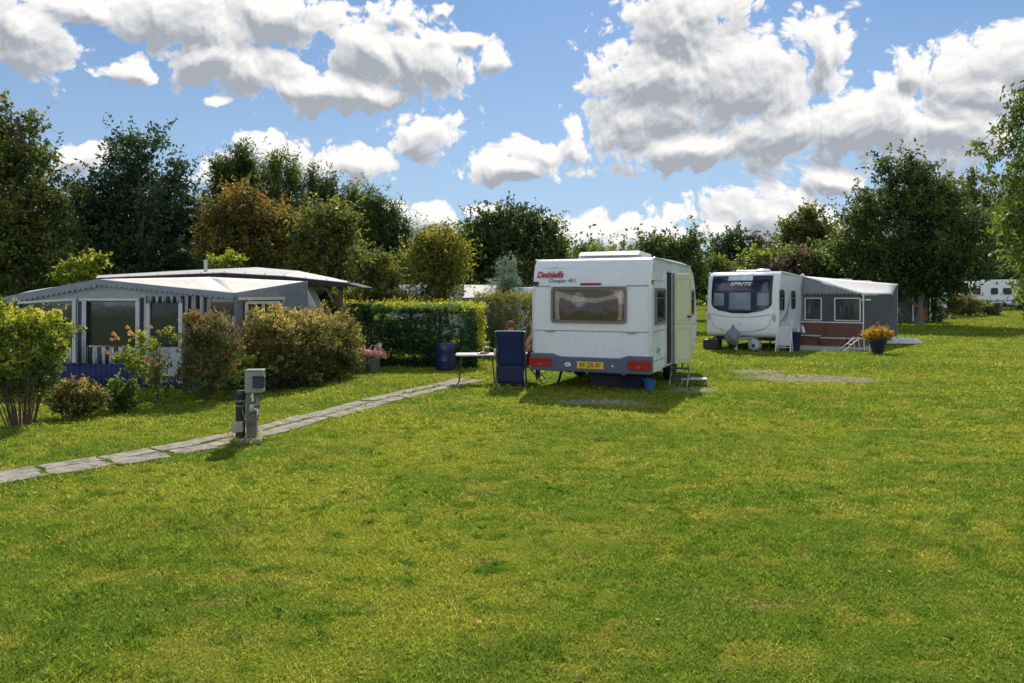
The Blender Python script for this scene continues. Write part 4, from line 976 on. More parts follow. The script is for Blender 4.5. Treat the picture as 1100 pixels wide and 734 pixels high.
    text_mesh('brand_text', 'Dethleffs', .165, REDT, root, (-1.06, .008, 2.10), (R(82), 0, 0), shear=.28, bold=.0025, sx=.88)
    text_mesh('brand_shadow', 'Dethleffs', .165, BLACK, root, (-1.069, .015, 2.095), (R(82), 0, 0), shear=.28, bold=.0015, sx=.88)
    text_mesh('model_text', 'Camper 451', .095, mat('lettering_grey', (.07, .08, .10), .5), root, (-.82, -.003, 2.005), (R(86), 0, 0), shear=.2, sx=1.15, bold=.001)
    mb = MB(); mb.tube([(-.9, .02, 2.27), (-.72, .02, 2.285), (-.5, .022, 2.262)], [.002, .006, .002], 6); mb.build('swoosh', mat('swoosh_grey', (.2, .2, .25), .5), root)
    # side: windows, doorway, door
    window(root, 'x', hw, (.64, 1.56), .80, .66, sgn=1, fw=.05)
    window(root, 'x', hw, (3.72, 1.6), .62, .56, sgn=1, fw=.05)
    mb = MB(); mb.prism([(1.12, .42), (1.66, .42), (1.66, 2.2), (1.12, 2.2)], 'x', hw - .03, hw + .004); mb.build('doorway', mat('doorway_dark', (.02, .022, .026), .9, var=.3), root)
    mb = MB()
    for a, b in (((1.10, .40), (1.10, 2.22)), ((1.68, .40), (1.68, 2.22))): mb.bar((hw + .008, *a), (hw + .008, *b), .035, .03)
    mb.bar((hw + .008, 1.10, 2.22), (hw + .008, 1.68, 2.22), .03, .035)
    mb.bar((hw + .012, 1.085, .42), (hw + .012, 1.085, 2.16), .05, .045)
    mb.build('door_frame', ALU, root, bevel=.006)
    d = empty('door', (hw + .03, 1.69, 0), 0); d.parent = root; d.rotation_euler = (0, 0, R(-24))
    mb = MB(); mb.prism([(.0, .395), (.60, .395), (.60, 1.17), (.0, 1.17)], 'x', 0, .035); mb.prism([(.0, 1.185), (.60, 1.185), (.60, 2.14), (.54, 2.2), (.06, 2.2), (0, 2.14)], 'x', 0, .035)
    mb.build('door_panel', DOORIN, d, bevel=.02, seg=3)
    mb = MB()
    for (z0, z1) in ((.46, 1.10), (1.25, 2.10)):
        ring_prism(mb, rounded_rect(.3, (z0 + z1) / 2, .50, z1 - z0, .04), rounded_rect(.3, (z0 + z1) / 2, .47, z1 - z0 - .03, .03), 'x', .035, .043)
    mb.build('door_moulding', mat('door_mould', (.5, .48, .32), .55), d)
    mb = MB(); mb.box((.05, .5, 1.33), (.03, .12, .03)); mb.box((.06, .44, 1.33), (.02, .02, .05)); mb.build('door_handle', DARK, d, bevel=.004)
    mb = MB(); mb.box((.017, .0, 1.3), (.045, .03, 1.8)); mb.build('door_edge', SEAM, d)
    text_mesh('side_text', 'c\'joy', .16, mat('lettering_side', (.16, .18, .2), .5), root, (hw + .004, .38, .70), (R(90), 0, R(90)), shear=.25)
    text_mesh('side_text', '451', .10, mat('lettering_side2', (.2, .21, .23), .5), root, (hw + .004, 3.75, .72), (R(90), 0, R(90)))
    mb = MB(); mb.box((hw + .004, 3.55, .98), (.01, .08, .1)); mb.build('filler_cap', WPL, root, bevel=.01)
    # roof equipment
    mb = MB(); mb.box((.1, 1.35, 2.50), (1.32, .8, .06)); mb.prism([(.8, 2.53), (1.9, 2.53), (1.8, 2.60), (.95, 2.62)], 'x', -.52, .72)
    mb.build('roof_light', WPL, root, bevel=.03, seg=3)
    mb = MB(); mb.box((.55, 3.2, 2.49), (.45, .45, .07)); mb.build('roof_vent', WPL, root, bevel=.025, seg=3)
    # chassis, wheels, steadies
    mb = MB()
    for s in (-.55, .55): mb.box((s, 2.3, .33), (.06, 4.0, .1))
    mb.box((0, 2.35, .3), (1.9, .07, .07)); mb.build('chassis', STEEL, root)
    for s in (-1, 1): wheel(root, (s * .98, 2.35, .29), .29)
    mb = MB()
    for s in (-1, 1): mb.bar((s * .6, 4.3, .4), (0, 5.6, .42), .06, .08)
    mb.box((0, 5.65, .45), (.09, .2, .1)); mb.tube([(.12, 5.3, 0.1), (.12, 5.3, .7)], .025, 8); mb.build('drawbar', STEEL, root)
    for sx in (-.85, .85):
        for y in (.35, 4.0):
            mb = MB(); mb.bar((sx, y + .55, .36), (sx, y + .25, .03), .04, .04); mb.box((sx, y + .24, .015), (.14, .1, .03)); mb.build('leg', DARK, root, bevel=.005)
    mb = MB(); mb.box((0, 1.2, .26), (.7, .5, .16)); mb.build('tank', DARK, root, bevel=.03)
    # things under and beside
    p = root.matrix_world
    def loc(x, y): 
        return (cx + x * math.cos(th) + y * math.sin(th), cy - x * math.sin(th) + y * math.cos(th))
    def bucket(lx, ly, r, h, m, label):
        X, Y = loc(lx, ly); b = empty('bucket', (X, Y, zt(X, Y)), 0, label, 'bucket')
        mb = MB(); mb.lathe([(r * .78, 0), (r, h), (r * 1.06, h), (r * 1.06, h - .012), (r * .95, h - .01), (r * .74, .012)], n=20); mb.build('tub', m, b, smooth=40)
        mb = MB(); mb.tube([(r * math.cos(a), -.0, h - .02 + r * .9 * math.sin(a) * -.55) for a in [math.pi * i / 10 for i in range(11)]], .004, 5); mb.build('handle', STEEL, b)
    bucket(.98, .55, .12, .2, mat('bucket_blue', (.03, .12, .32), .4), 'small light blue bucket under the caravan edge near the door')
    X, Y = loc(.1, .95); b = empty('storage_box', (X, Y, zt(X, Y)), -th, 'dark storage box pushed under the caravan floor', 'box')
    mb = MB(); mb.box((0, 0, .12), (.7, .42, .22)); mb.build('box_body', mat('box_dark', (.02, .025, .05), .6), b, bevel=.02)
    mb = MB(); mb.box((0, 0, .245), (.74, .46, .03)); mb.build('lid', DARK, b, bevel=.01)
    X, Y = loc(.62, .75); b = empty('crate', (X, Y, zt(X, Y)), -th, 'dark blue crate under the caravan between box and bucket', 'crate')
    mb = MB(); mb.box((0, 0, .015), (.42, .34, .02))
    for s in (-1, 1):
        mb.box((s * .2, 0, .13), (.015, .34, .24)); mb.box((0, s * .165, .13), (.385, .015, .24))
    mb.build('crate_body', NAVY, b, bevel=.004)
    X, Y = loc(1.62, 1.55); b = empty('step', (X, Y, zt(X, Y)), -th + .2, 'low folding entrance step with a pale tread outside the caravan door', 'step')
    mb = MB(); mb.box((0, 0, .13), (.5, .3, .025)); mb.build('tread', mat('tread_grey', (.45, .46, .47), .6, var=.15, bump=.3), b, bevel=.006)
    for s in (-1, 1):
        for q in (-1, 1):
            mb = MB(); mb.bar((s * .22, q * .12, .12), (s * .25, q * .14, 0), .025, .025); mb.build('leg', STEEL, b)
    X, Y = loc(1.38, 1.42); b = empty('step_stool', (X, Y, zt(X, Y)), -th, 'folding two step stool standing right under the open door', 'step')
    for z, y in ((.18, 0.08), (.34, -.08)):
        mb = MB(); mb.box((0, y, z), (.34, .2, .025)); mb.build('tread', DARK, b, bevel=.005)
    for s in (-1, 1):
        mb = MB(); mb.bar((s * .17, .18, 0), (s * .17, -.12, .42), .022, .022); mb.bar((s * .17, -.2, 0), (s * .17, .05, .36), .022, .022); mb.build('leg', STEEL, b)
    return loc

# ------------------------------------------------------------------ second caravan (front towards us)
def twin_caravan():
    th = R(32); c0 = Vector((8.25 - 1.15 * math.cos(th), 23.0 + 1.15 * math.sin(th), 0))
    root = empty('caravan', (c0.x, c0.y, zt(c0.x, c0.y)), -th, 'modern white caravan with dark three part front window facing us', 'caravan')
    hw = 1.15
    prof = [(.35, .42), (.12, .44), (.0, .52), (-.03, .75), (0, 1.05), (.05, 1.4), (.11, 1.9), (.18, 2.2), (.28, 2.4), (.42, 2.5), (.7, 2.54), (1.5, 2.54), (3.0, 2.50), (4.4, 2.45), (4.75, 2.35), (4.85, 2.1), (4.9, 1.2), (4.85, .5), (4.4, .42), (2.5, .42)]
    def fr(x, y, z):
        u = abs(x) / hw
        return .22 * u ** 4 if y < .9 else 0
    mb = MB(); shell(mb, prof, hw, 20, fr); mb.build('body', WHITE2, root, smooth=35, bevel=.06, seg=4)
    P = [p for p in prof if p[0] < .9][1:12]
    def fy(z):
        q = sorted([(zz, yy) for yy, zz in prof[1:11]])
        for (z0, y0), (z1, y1) in zip(q[:-1], q[1:]):
            if z0 <= z <= z1: return y0 + (y1 - y0) * (z - z0) / (z1 - z0)
        return q[-1][1]
    def patch(z0, z1, hwf, off, m, name, parent, nx=24, nz=14, x0=0):
        mb = MB(); g = []
        for i in range(nz + 1):
            z = z0 + (z1 - z0) * i / nz; h = hwf(z); l, r = (h if isinstance(h, tuple) else (-h, h))
            g.append([(l + (r - l) * j / nx, fy(z) + fr(l + (r - l) * j / nx, 0, z) - off, z) for j in range(nx + 1)])
        mb.sheet(g); o = mb.build(name, m, parent, smooth=180, fix=False)
        s = o.modifiers.new('solid', 'SOLIDIFY'); s.thickness = .012; s.offset = 0
        return o
    def wshape(z):
        if z > 1.55: return .96
        t = (1.55 - z) / .36
        return .96 * math.sqrt(max(0.03, 1 - t ** 2.4)) if t < 1 else .2
    fw = patch(1.2, 2.40, wshape, .02, mat('window_surround', (.012, .016, .035), .12, var=.2), 'front_window', root)
    def panef(l, r):
        return lambda z: (l, r)
    pm = glass('front_glass', (.30, .36, .45), .15)
    inn = mat('window_interior', (.17, .20, .27), .3, var=.45, scale=2)
    for l, r, z0, z1 in ((-.36, .33, 1.29, 1.86), (-.86, -.52, 1.42, 1.84), (.52, .88, 1.42, 1.84)):
        q = patch(z0, z1, panef(l, r), .03, inn, 'pane', fw, 12, 8)
    sk = patch(2.24, 2.47, panef(-.42, .36), .034, mat('skylight', (.55, .62, .72), .1, var=.15), 'skylight', root, 10, 6)  # front skylight, with the reflected sky put into its pale colour
    for l in (-.42, .36):
        pass
    text_mesh('brand_text', 'SPRITE', .15, mat('lettering_silver', (.75, .77, .8), .3, metal=.2), root, (-.02, fy(2.1) - .045, 2.09), (R(78), 0, 0), shear=.35, sx=1.5, align='CENTER', bold=.002)
    # locker outline curve, markers
    mb = MB(); pts = []
    for i in range(31):
        a = math.pi * i / 30; x = -.92 * math.cos(a); z = 1.02 - .42 * math.sin(a) ** .6
        pts.append((x, fy(z) + fr(x, 0, z) - .004, z))
    mb.tube(pts, .008, 5)
    pts = [(x / 10 * .92, fy(1.06) + fr(x / 10 * .92, 0, 0) - .004, 1.17 - .1 * (1 - (x / 10) ** 2)) for x in range(-10, 11)]; mb.tube(pts, .008, 5)
    mb.build('locker_seam', SEAM, root)
    for s in (-1, 1):
        mb = MB(); x = s * 1.02; mb.lathe([(0, -.01), (.06, -.01), (.05, .02), (0, .025)], (x, fy(1.05) + fr(x, 0, 0) - .01, 1.07), 18, M=Matrix.Rotation(R(90), 3, 'X') @ Matrix.Diagonal((1.1, 2.2, 1))); mb.build('marker_light', mat('marker_grey', (.42, .44, .48), .25), root, smooth=40)
        mb = MB(); x = s * .6; mb.lathe([(0, 0), (.015, 0), (.012, .02), (0, .02)], (x, fy(.68) + fr(x, 0, 0) - .005, .68), 10, M=Matrix.Rotation(R(90), 3, 'X')); mb.build('reflector', DARK, root)
    mb = MB(); mb.lathe([(0, 0), (.035, 0), (.03, .03), (0, .035)], (0, fy(.86) - .02, .86), 14, M=Matrix.Rotation(R(90), 3, 'X')); mb.build('locker_glint', ALU, root, smooth=40)  # bright disc added for a reflected glint on the front
    # hitch cover and drawbar
    mb = MB()
    for s in (-1, 1): mb.bar((s * .55, .3, .42), (0, -1.0, .42), .05, .08)
    mb.tube([(.1, -.75, .05), (.1, -.75, .6)], .025, 8); mb.lathe([(.0, -.03), (.09, -.03), (.1, 0), (.09, .03), (0, .03)], (.1, -.75, .1), 16, M=Matrix.Rotation(R(90), 3, 'Y'))
    mb.build('drawbar', STEEL, root)
    rg = random.Random(2); prof2 = [(.03, .82), (.07, .72), (.17, .62), (.22, .48), (.19, .34), (.12, .26)]
    mb = MB(); vs = []; n = 18
    for (r, z) in prof2:
        for k in range(n):
            a = 2 * math.pi * k / n; rr = r * (1 + .14 * math.sin(3 * a + z * 9) + rg.uniform(-.05, .05))
            vs.append((rr * math.cos(a), -.8 + rr * math.sin(a) * 1.5, z + .03 * math.sin(2 * a)))
    fs = [(i * n + k, i * n + (k + 1) % n, (i + 1) * n + (k + 1) % n, (i + 1) * n + k) for i in range(len(prof2) - 1) for k in range(n)]
    mb.add(vs, fs + [tuple(range(n))]); mb.build('hitch_cover', mat('cover_grey', (.17, .18, .23), .7, var=.2, bump=.3), root, smooth=60)
    # side windows, rail, swoosh, door lines
    window(root, 'x', hw, (.62, 1.62), .58, .66, fr=DARK, gl=GLD, behind=DARK, sgn=1, r=.12)
    window(root, 'x', hw, (2.35, 1.62), .52, .62, fr=DARK, gl=GLD, behind=DARK, sgn=1, r=.12)
    mb = MB()
    for s in (-1, 1): mb.bar((s * (hw + .005), .6, 2.5), (s * (hw + .005), 4.5, 2.41), .04, .04)
    mb.build('awning_rail', ALU, root, bevel=.005)
    mb = MB(); mb.tube([(hw + .004, .25, .92), (hw + .004, .8, .98), (hw + .004, 1.3, 1.15), (hw + .004, 1.8, 1.6), (hw + .004, 2.0, 1.9)], [.01, .025, .03, .02, .01], 6); mb.tube([(hw + .004, .3, .86), (hw + .004, 1.0, .9), (hw + .004, 1.6, 1.15)], [.006, .014, .006], 6)
    mb.build('swoosh', mat('swoosh_dark', (.08, .09, .12), .4), root)
    mb = MB(); mb.box((hw + .003, 1.55, 1.3), (.008, .012, 1.6)); mb.build('door_seam', SEAM, root)
    mb = MB(); mb.box((hw + .003, 2.9, 1.3), (.008, .012, 1.6)); mb.build('door_seam', SEAM, root)
    mb = MB(); mb.box((hw + .006, .5, 1.22), (.012, .12, .04)); mb.build('door_handle', SEAM, root)
    mb = MB(); mb.box((0, 1.3, 2.57), (.8, .6, .07)); mb.build('roof_light', WPL, root, bevel=.03)
    mb = MB(); mb.lathe([(.25, 2.5), (.25, 2.56), (.18, 2.62), (0, 2.63)], (.55, .75, 0), 20); mb.build('roof_dome', WPL, root, smooth=40)
    for s in (-1, 1): wheel(root, (s * 1.0, 2.6, .31), .31)
    for s in (-1, 1):
        mb = MB(); mb.bar((s * .85, .55, .42), (s * .85, .1, .03), .05, .05); mb.box((s * .85, .08, .015), (.2, .14, .03)); mb.build('leg', DARK, root)
    mb = MB(); mb.box((0, 2.3, .36), (1.9, 4, .08)); mb.build('chassis', DARK, root)
    # water barrel, container, step
    g = ground(811, 377.5); b = empty('water_barrel', (g.x, g.y, 0), -th, 'round grey water barrel lying under the front of the modern caravan', 'barrel')
    mb = MB(); mb.lathe([(0, -.2), (.13, -.2), (.18, -.17), (.19, -.1), (.19, .1), (.18, .17), (.13, .2), (0, .2)], (0, 0, .19), 26, M=Matrix.Rotation(R(80), 3, 'X')); mb.build('drum', mat('drum_grey', (.35, .37, .42), .35), b, smooth=35)
    mb = MB(); mb.lathe([(0, .0), (.05, 0), (.05, .03), (0, .03)], (0, -.2, .19), 16, M=Matrix.Rotation(R(90), 3, 'X')); mb.build('cap', DARK, b, smooth=35)
    g = ground(771, 377); b = empty('waste_container', (g.x, g.y + .6, 0), -th, 'low black waste container under the left of the front window', 'container')
    mb = MB(); mb.box((0, 0, .17), (.5, .5, .34)); mb.build('tank', DARK, b, bevel=.05, seg=3); mb = MB(); mb.lathe([(0, .34), (.05, .34), (.05, .38), (0, .38)], (0.1, 0, 0), 14); mb.build('cap', STEEL, b)
    g = ground(841, 378.5); b = empty('clothes_airer', (g.x, g.y, 0), -th, 'folded white clothes airer leaning by the caravan side', 'clothes airer')
    mb = MB()
    for s in (-.22, .22):
        mb.bar((s, 0, 0), (s, .25, .95), .03, .03); mb.bar((s, .35, 0), (s, .1, .95), .03, .03)
    for k in range(6): mb.bar((-.22, .05 + .04 * k, .15 + .15 * k), (.22, .05 + .04 * k, .15 + .15 * k), .02, .02)
    mb.build('rails', WPL, b)
    mb = MB(); mb.sheet([[(-.2 + .07 * j, .05 + .16 * i / 6 - .02 * math.sin(j), .2 + .6 * i / 6) for j in range(7)] for i in range(7)]); o = mb.build('towel', mat('towel_white', (.6, .62, .66), .9, trans=.2), b, smooth=180, fix=False)
    g = ground(852, 377); b = empty('waste_container', (g.x, g.y, 0), -th, 'tall dark blue bin between clothes airer and grey awning', 'container')
    mb = MB(); mb.lathe([(.2, 0), (.24, .55), (.25, .58), (.0, .62)], n=24); mb.build('tub', NAVY, b, smooth=35)
    mb = MB(); mb.tube([(-.1, 0, .6), (-.08, 0, .68), (.08, 0, .68), (.1, 0, .6)], .012, 6); mb.build('handle', DARK, b)

class WB(MB):
    """mesh builder in world coordinates, shifted to a thing's base when built"""
    def build(s, name, m, parent, base=None, **k):
        b = Vector(base if base is not None else parent['_b']) if not isinstance(base, type(None)) else BASES[parent.name]
        s.v = [tuple(Vector(v) - b) for v in s.v]
        return MB.build(s, name, m, parent, **k)
BASES = {}
def wempty(name, loc, **k):
    e = empty(name, loc, **k); BASES[e.name] = Vector(loc); return e
def sub(o, parent): BASES[o.name] = BASES[parent.name]; return o
def panel(root, name, pts, m, t=.02, smooth=None, **k):
    """thin solid polygon from world points"""
    pts = [Vector(p) for p in pts]; n = (pts[1] - pts[0]).cross(pts[2] - pts[0]).normalized() * t
    w = WB(); q = len(pts)
    w.add([*pts, *[p + n for p in pts]], [tuple(range(q)), tuple(range(2 * q - 1, q - 1, -1))] + [(i, i + q, (i + 1) % q + q, (i + 1) % q) for i in range(q)])
    return w.build(name, m, root, **k)

# ------------------------------------------------------------------ grey awning beside it
def grey_awning():
    A = Vector((10.26, 26.2, 0)); B = Vector((11.83, 24.9, 0)); C = Vector((14.15, 27.5, 0)); E = Vector((15.1, 29.0, 0))
    base = (A + B + C) / 3; base.z = 0
    CLOTH = mat('awning_grey', (.085, .09, .105), .85, var=.12, bump=.15, trans=.06)
    ROOFC = mat('awning_roof', (.68, .66, .62), .7, var=.08, dirt=.25)
    SIDEC = mat('awning_side_pale', (.25, .27, .31), .85, var=.08, trans=.1)
    root = wempty('awning', base, label='grey fabric awning with brown skirt and pale roof on the modern caravan', cat='awning')
    zA, zB, zC, zE = 2.44, 1.80, 1.82, 2.20
    r = WB(); n = 8; g = []
    for i in range(n + 1):
        u = i / n; g.append([])
        for j in range(n + 1):
            v = j / n
            p = (A * (1 - u) + Vector((0, 0, zA * (1 - u) + zB * u)) + B * u) * (1 - v) + (E * (1 - u) + C * u + Vector((0, 0, zE * (1 - u) + zC * u))) * v
            p.z -= .05 * math.sin(math.pi * u) * math.sin(math.pi * v); g[-1].append(p)
    r.sheet(g); o = r.build('roof', ROOFC, root, smooth=180, fix=False); s = o.modifiers.new('solid', 'SOLIDIFY'); s.thickness = .02
    def up(p, z): return Vector((p.x, p.y, z))
    panel(root, 'side_wall', [up(A, .1), up(B, .1), up(B, zB - .02), up(A, zA - .02)], SIDEC)
    d = (B - A); nrm = Vector((d.y, -d.x, 0)).normalized() * -1
    if nrm.y > 0: nrm = -nrm
    # darker band below the gable + windows
    def onwall(P, Q, u, z, o=.03, nn=nrm): 
        p = P.lerp(Q, u); return Vector((p.x, p.y, z)) + nn * o
    panel(root, 'wall_band', [onwall(A, B, .03, .86), onwall(A, B, .99, .86), onwall(A, B, .99, 1.78), onwall(A, B, .03, 1.78)], CLOTH, .012)
    WG = glass('awning_window', (.5, .52, .55), .4, .08)
    for u0, u1 in ((.07, .34), (.56, .96)):
        f = sub(panel(root, 'window', [onwall(A, B, u0, .92, .05), onwall(A, B, u1, .92, .05), onwall(A, B, u1, 1.66, .05), onwall(A, B, u0, 1.66, .05)], mat('awning_window_back', (.16, .17, .2), .6, var=.35, scale=2.5), .006), root)
        panel(f, 'pane', [onwall(A, B, u0 + .015, .94, .07), onwall(A, B, u1 - .015, .94, .07), onwall(A, B, u1 - .015, 1.64, .07), onwall(A, B, u0 + .015, 1.64, .07)], WG, .004)
        w = WB()
        for a, b in (((u0, .91), (u1, .91)), ((u1, .91), (u1, 1.67)), ((u1, 1.67), (u0, 1.67)), ((u0, 1.67), (u0, .91))): w.bar(onwall(A, B, a[0], a[1], .065), onwall(A, B, b[0], b[1], .065), .03, .03)
        w.build('frame', WPL, f)
        rn = random.Random(int(u0 * 100)); w = WB()
        for k in range(4):
            uu = rn.uniform(u0 + .05, u1 - .08); w.tube([onwall(A, B, uu, 1.6, .078), onwall(A, B, uu + rn.uniform(-.03, .06), 1.3, .078), onwall(A, B, uu + rn.uniform(-.06, .05), 1.0, .078)], [.001, .0045, .001], 5)
        w.build('creases', mat('crease', (.32, .34, .38), .5), f)
    # scallops of the small valance
    w = WB()
    for k in range(16): w.box(onwall(A, B, .05 + k * .06, 1.80, .045), (.07, .02, .07 if k % 2 else .04), rz=math.atan2(d.y, d.x))
    w.build('valance', mat('valance_dark', (.05, .055, .07), .8), root)
    BRW = mat('skirt_brown', (.125, .062, .042), .7, var=.25, scale=3)
    panel(root, 'skirt', [onwall(A, B, .0, .20, .08), onwall(A, B, 1.0, .20, .08), onwall(A, B, 1.0, .82, .08), onwall(A, B, .0, .82, .08)], BRW, .02)
    w = WB(); w.bar(onwall(A, B, .0, .84, .09), onwall(A, B, 1.0, .84, .09), .05, .035); w.build('skirt_rail', WPL, root)
    w = WB(); w.tube([onwall(A, B, .02, 2.45, .02), onwall(A, B, .02, .78, .03), onwall(A, B, .06, .45, .12)], .055, 10); w.tube([onwall(A, B, .0, 2.45, .02), onwall(A, B, .02, 2.5, .02), onwall(A, B, .05, 2.42, .02)], .06, 8); w.build('post', WPL, root, smooth=40)
    # front curtain wall
    n2 = Vector(((C - B).y, -(C - B).x, 0)).normalized()
    w = WB(); g = []
    for i in range(2):
        g.append([])
        for j in range(49):
            t = j / 48; p = B.lerp(C, t); z = (zB + (zC - zB) * t - .03) if i else .02
            g[-1].append(Vector((p.x, p.y, z)) + n2 * (.035 * math.sin(j * 1.1) + .02) + Vector((0, 0, 0)))
    w.sheet(g); o = w.build('front_wall', CLOTH, root, smooth=180, fix=False)
    panel(root, 'end_wall', [up(C, .02), up(E, .02), up(E, zE - .03), up(C, zC - .03)], CLOTH)
    for p, z in ((B, zB), (C, zC), (E, zE)):
        w = WB(); w.tube([up(p, 0), up(p, z)], .025, 8); w.build('post', ALU, root)
    w = WB(); w.tube([up(B, zB), up(C, zC)], .02, 8); w.build('eave_tube', ALU, root)
    w = WB(); w.bar(onwall(A, B, .99, 1.62, .1), onwall(A, B, 1.0, 1.62, .1) + Vector((.42, .3, 0)), .03, .05); w.build('roller', WPL, root)
    # guy line
    # brown bench boxes along the skirt and paving
    for (u0, u1, z1, lab) in ((-.02, .36, .36, 'brown wooden storage chest at the left foot of the grey awning'), (.38, .80, .30, 'lower brown chest with a pale lid right of the first one'), (.82, 1.02, .30, 'short brown chest at the awning corner')):
        c = onwall(A, B, (u0 + u1) / 2, 0, .32); L = (B - A).length * (u1 - u0); b = empty('storage_chest', (c.x, c.y, 0), math.atan2(d.y, d.x), lab, 'chest')
        mb = MB(); mb.box((0, 0, z1 / 2), (L, .42, z1)); mb.build('box_body', BRW, b, bevel=.01)
        mb = MB(); mb.box((0, 0, z1 + .015), (L + .02, .46, .03)); mb.build('lid', mat('lid_pale', (.5, .5, .49), .5, var=.1), b, bevel=.006)
    q = [ground(835, 376), ground(937, 377), ground(952, 371), ground(850, 369)]
    mb = MB(); mb.prism([(p.x, p.y) for p in q], 'z', -.03, .045); mb.prism([(p.x * .5 + 5, p.y * 0 + 1) for p in q], 'z', -1.2, -1.1) if False else None
    tag(mb.build('terrace', mat('terrace_slab', (.40, .37, .33), .9, var=.2, scale=3, bump=.3), bevel=.008), kind='structure')
    # flower pot and frames
    g = ground(943, 380); b = empty('flower_pot', (g.x, g.y, 0), label='dark tapered pot overflowing with yellow and rust flowers by the grey awning', cat='flower pot')
    mb = MB(); mb.lathe([(.14, 0), (.27, .42), (.29, .44), (.29, .47), (.26, .47), (.25, .42), (0, .4)], n=26); mb.build('pot', mat('pot_dark', (.02, .025, .05), .5), b, smooth=35)
    L = [(0, 0, .53, .33, .3, .16, .1), (-.25, 0, .52, .17, .2, .12, .2), (.22, 0, .55, .18, .2, .13), (.05, 0, .64, .22, .2, .1, .1)]
    link('flowers', leaf_mesh('flowers', L, 5200, .05, .06, 8, 101, tone_up=.2), leafmat('flowerhead', (.05, .04, .015), (.17, .11, .02), (.32, .24, .05), .4), b)
    g = ground(920, 378); b = empty('folding_frame', (g.x, g.y, 0), label='open white folding frame leaning beside the flower pot', cat='frame')
    mb = MB()
    for y in (0, .35):
        mb.tube([(-.42, y, 0), (.1, y, .42), (.42, y, .38)], .014, 6); mb.tube([(.42, y, 0), (.4, y, .5)], .014, 6); mb.tube([(.05, y, .46), (.1, y, .1)], .012, 6)
    mb.tube([(.4, 0, .5), (.4, .35, .5)], .014, 6); mb.tube([(-.15, 0, .22), (-.15, .35, .22)], .014, 6)
    mb.build('tubes', WPL, b, smooth=60)
    g = ground(966, 370); b = empty('boat_cover', (g.x, g.y, zt(g.x, g.y)), R(-10), 'low white covered bundle lying on the lawn behind the flower pot', 'cover')
    mb = MB(); mb.prism([(-.7, .02), (.62, .02), (.7, .12), (.5, .22), (-.2, .28), (-.62, .26)], 'y', -.3, .3); mb.build('sheet', mat('sheet_white', (.68, .69, .72), .55, var=.1, bump=.4, bscale=8), b, bevel=.05, seg=3)
    mb = MB(); mb.box((0, 0, .05), (1.0, .5, .08)); mb.build('bundle', DARK, b)

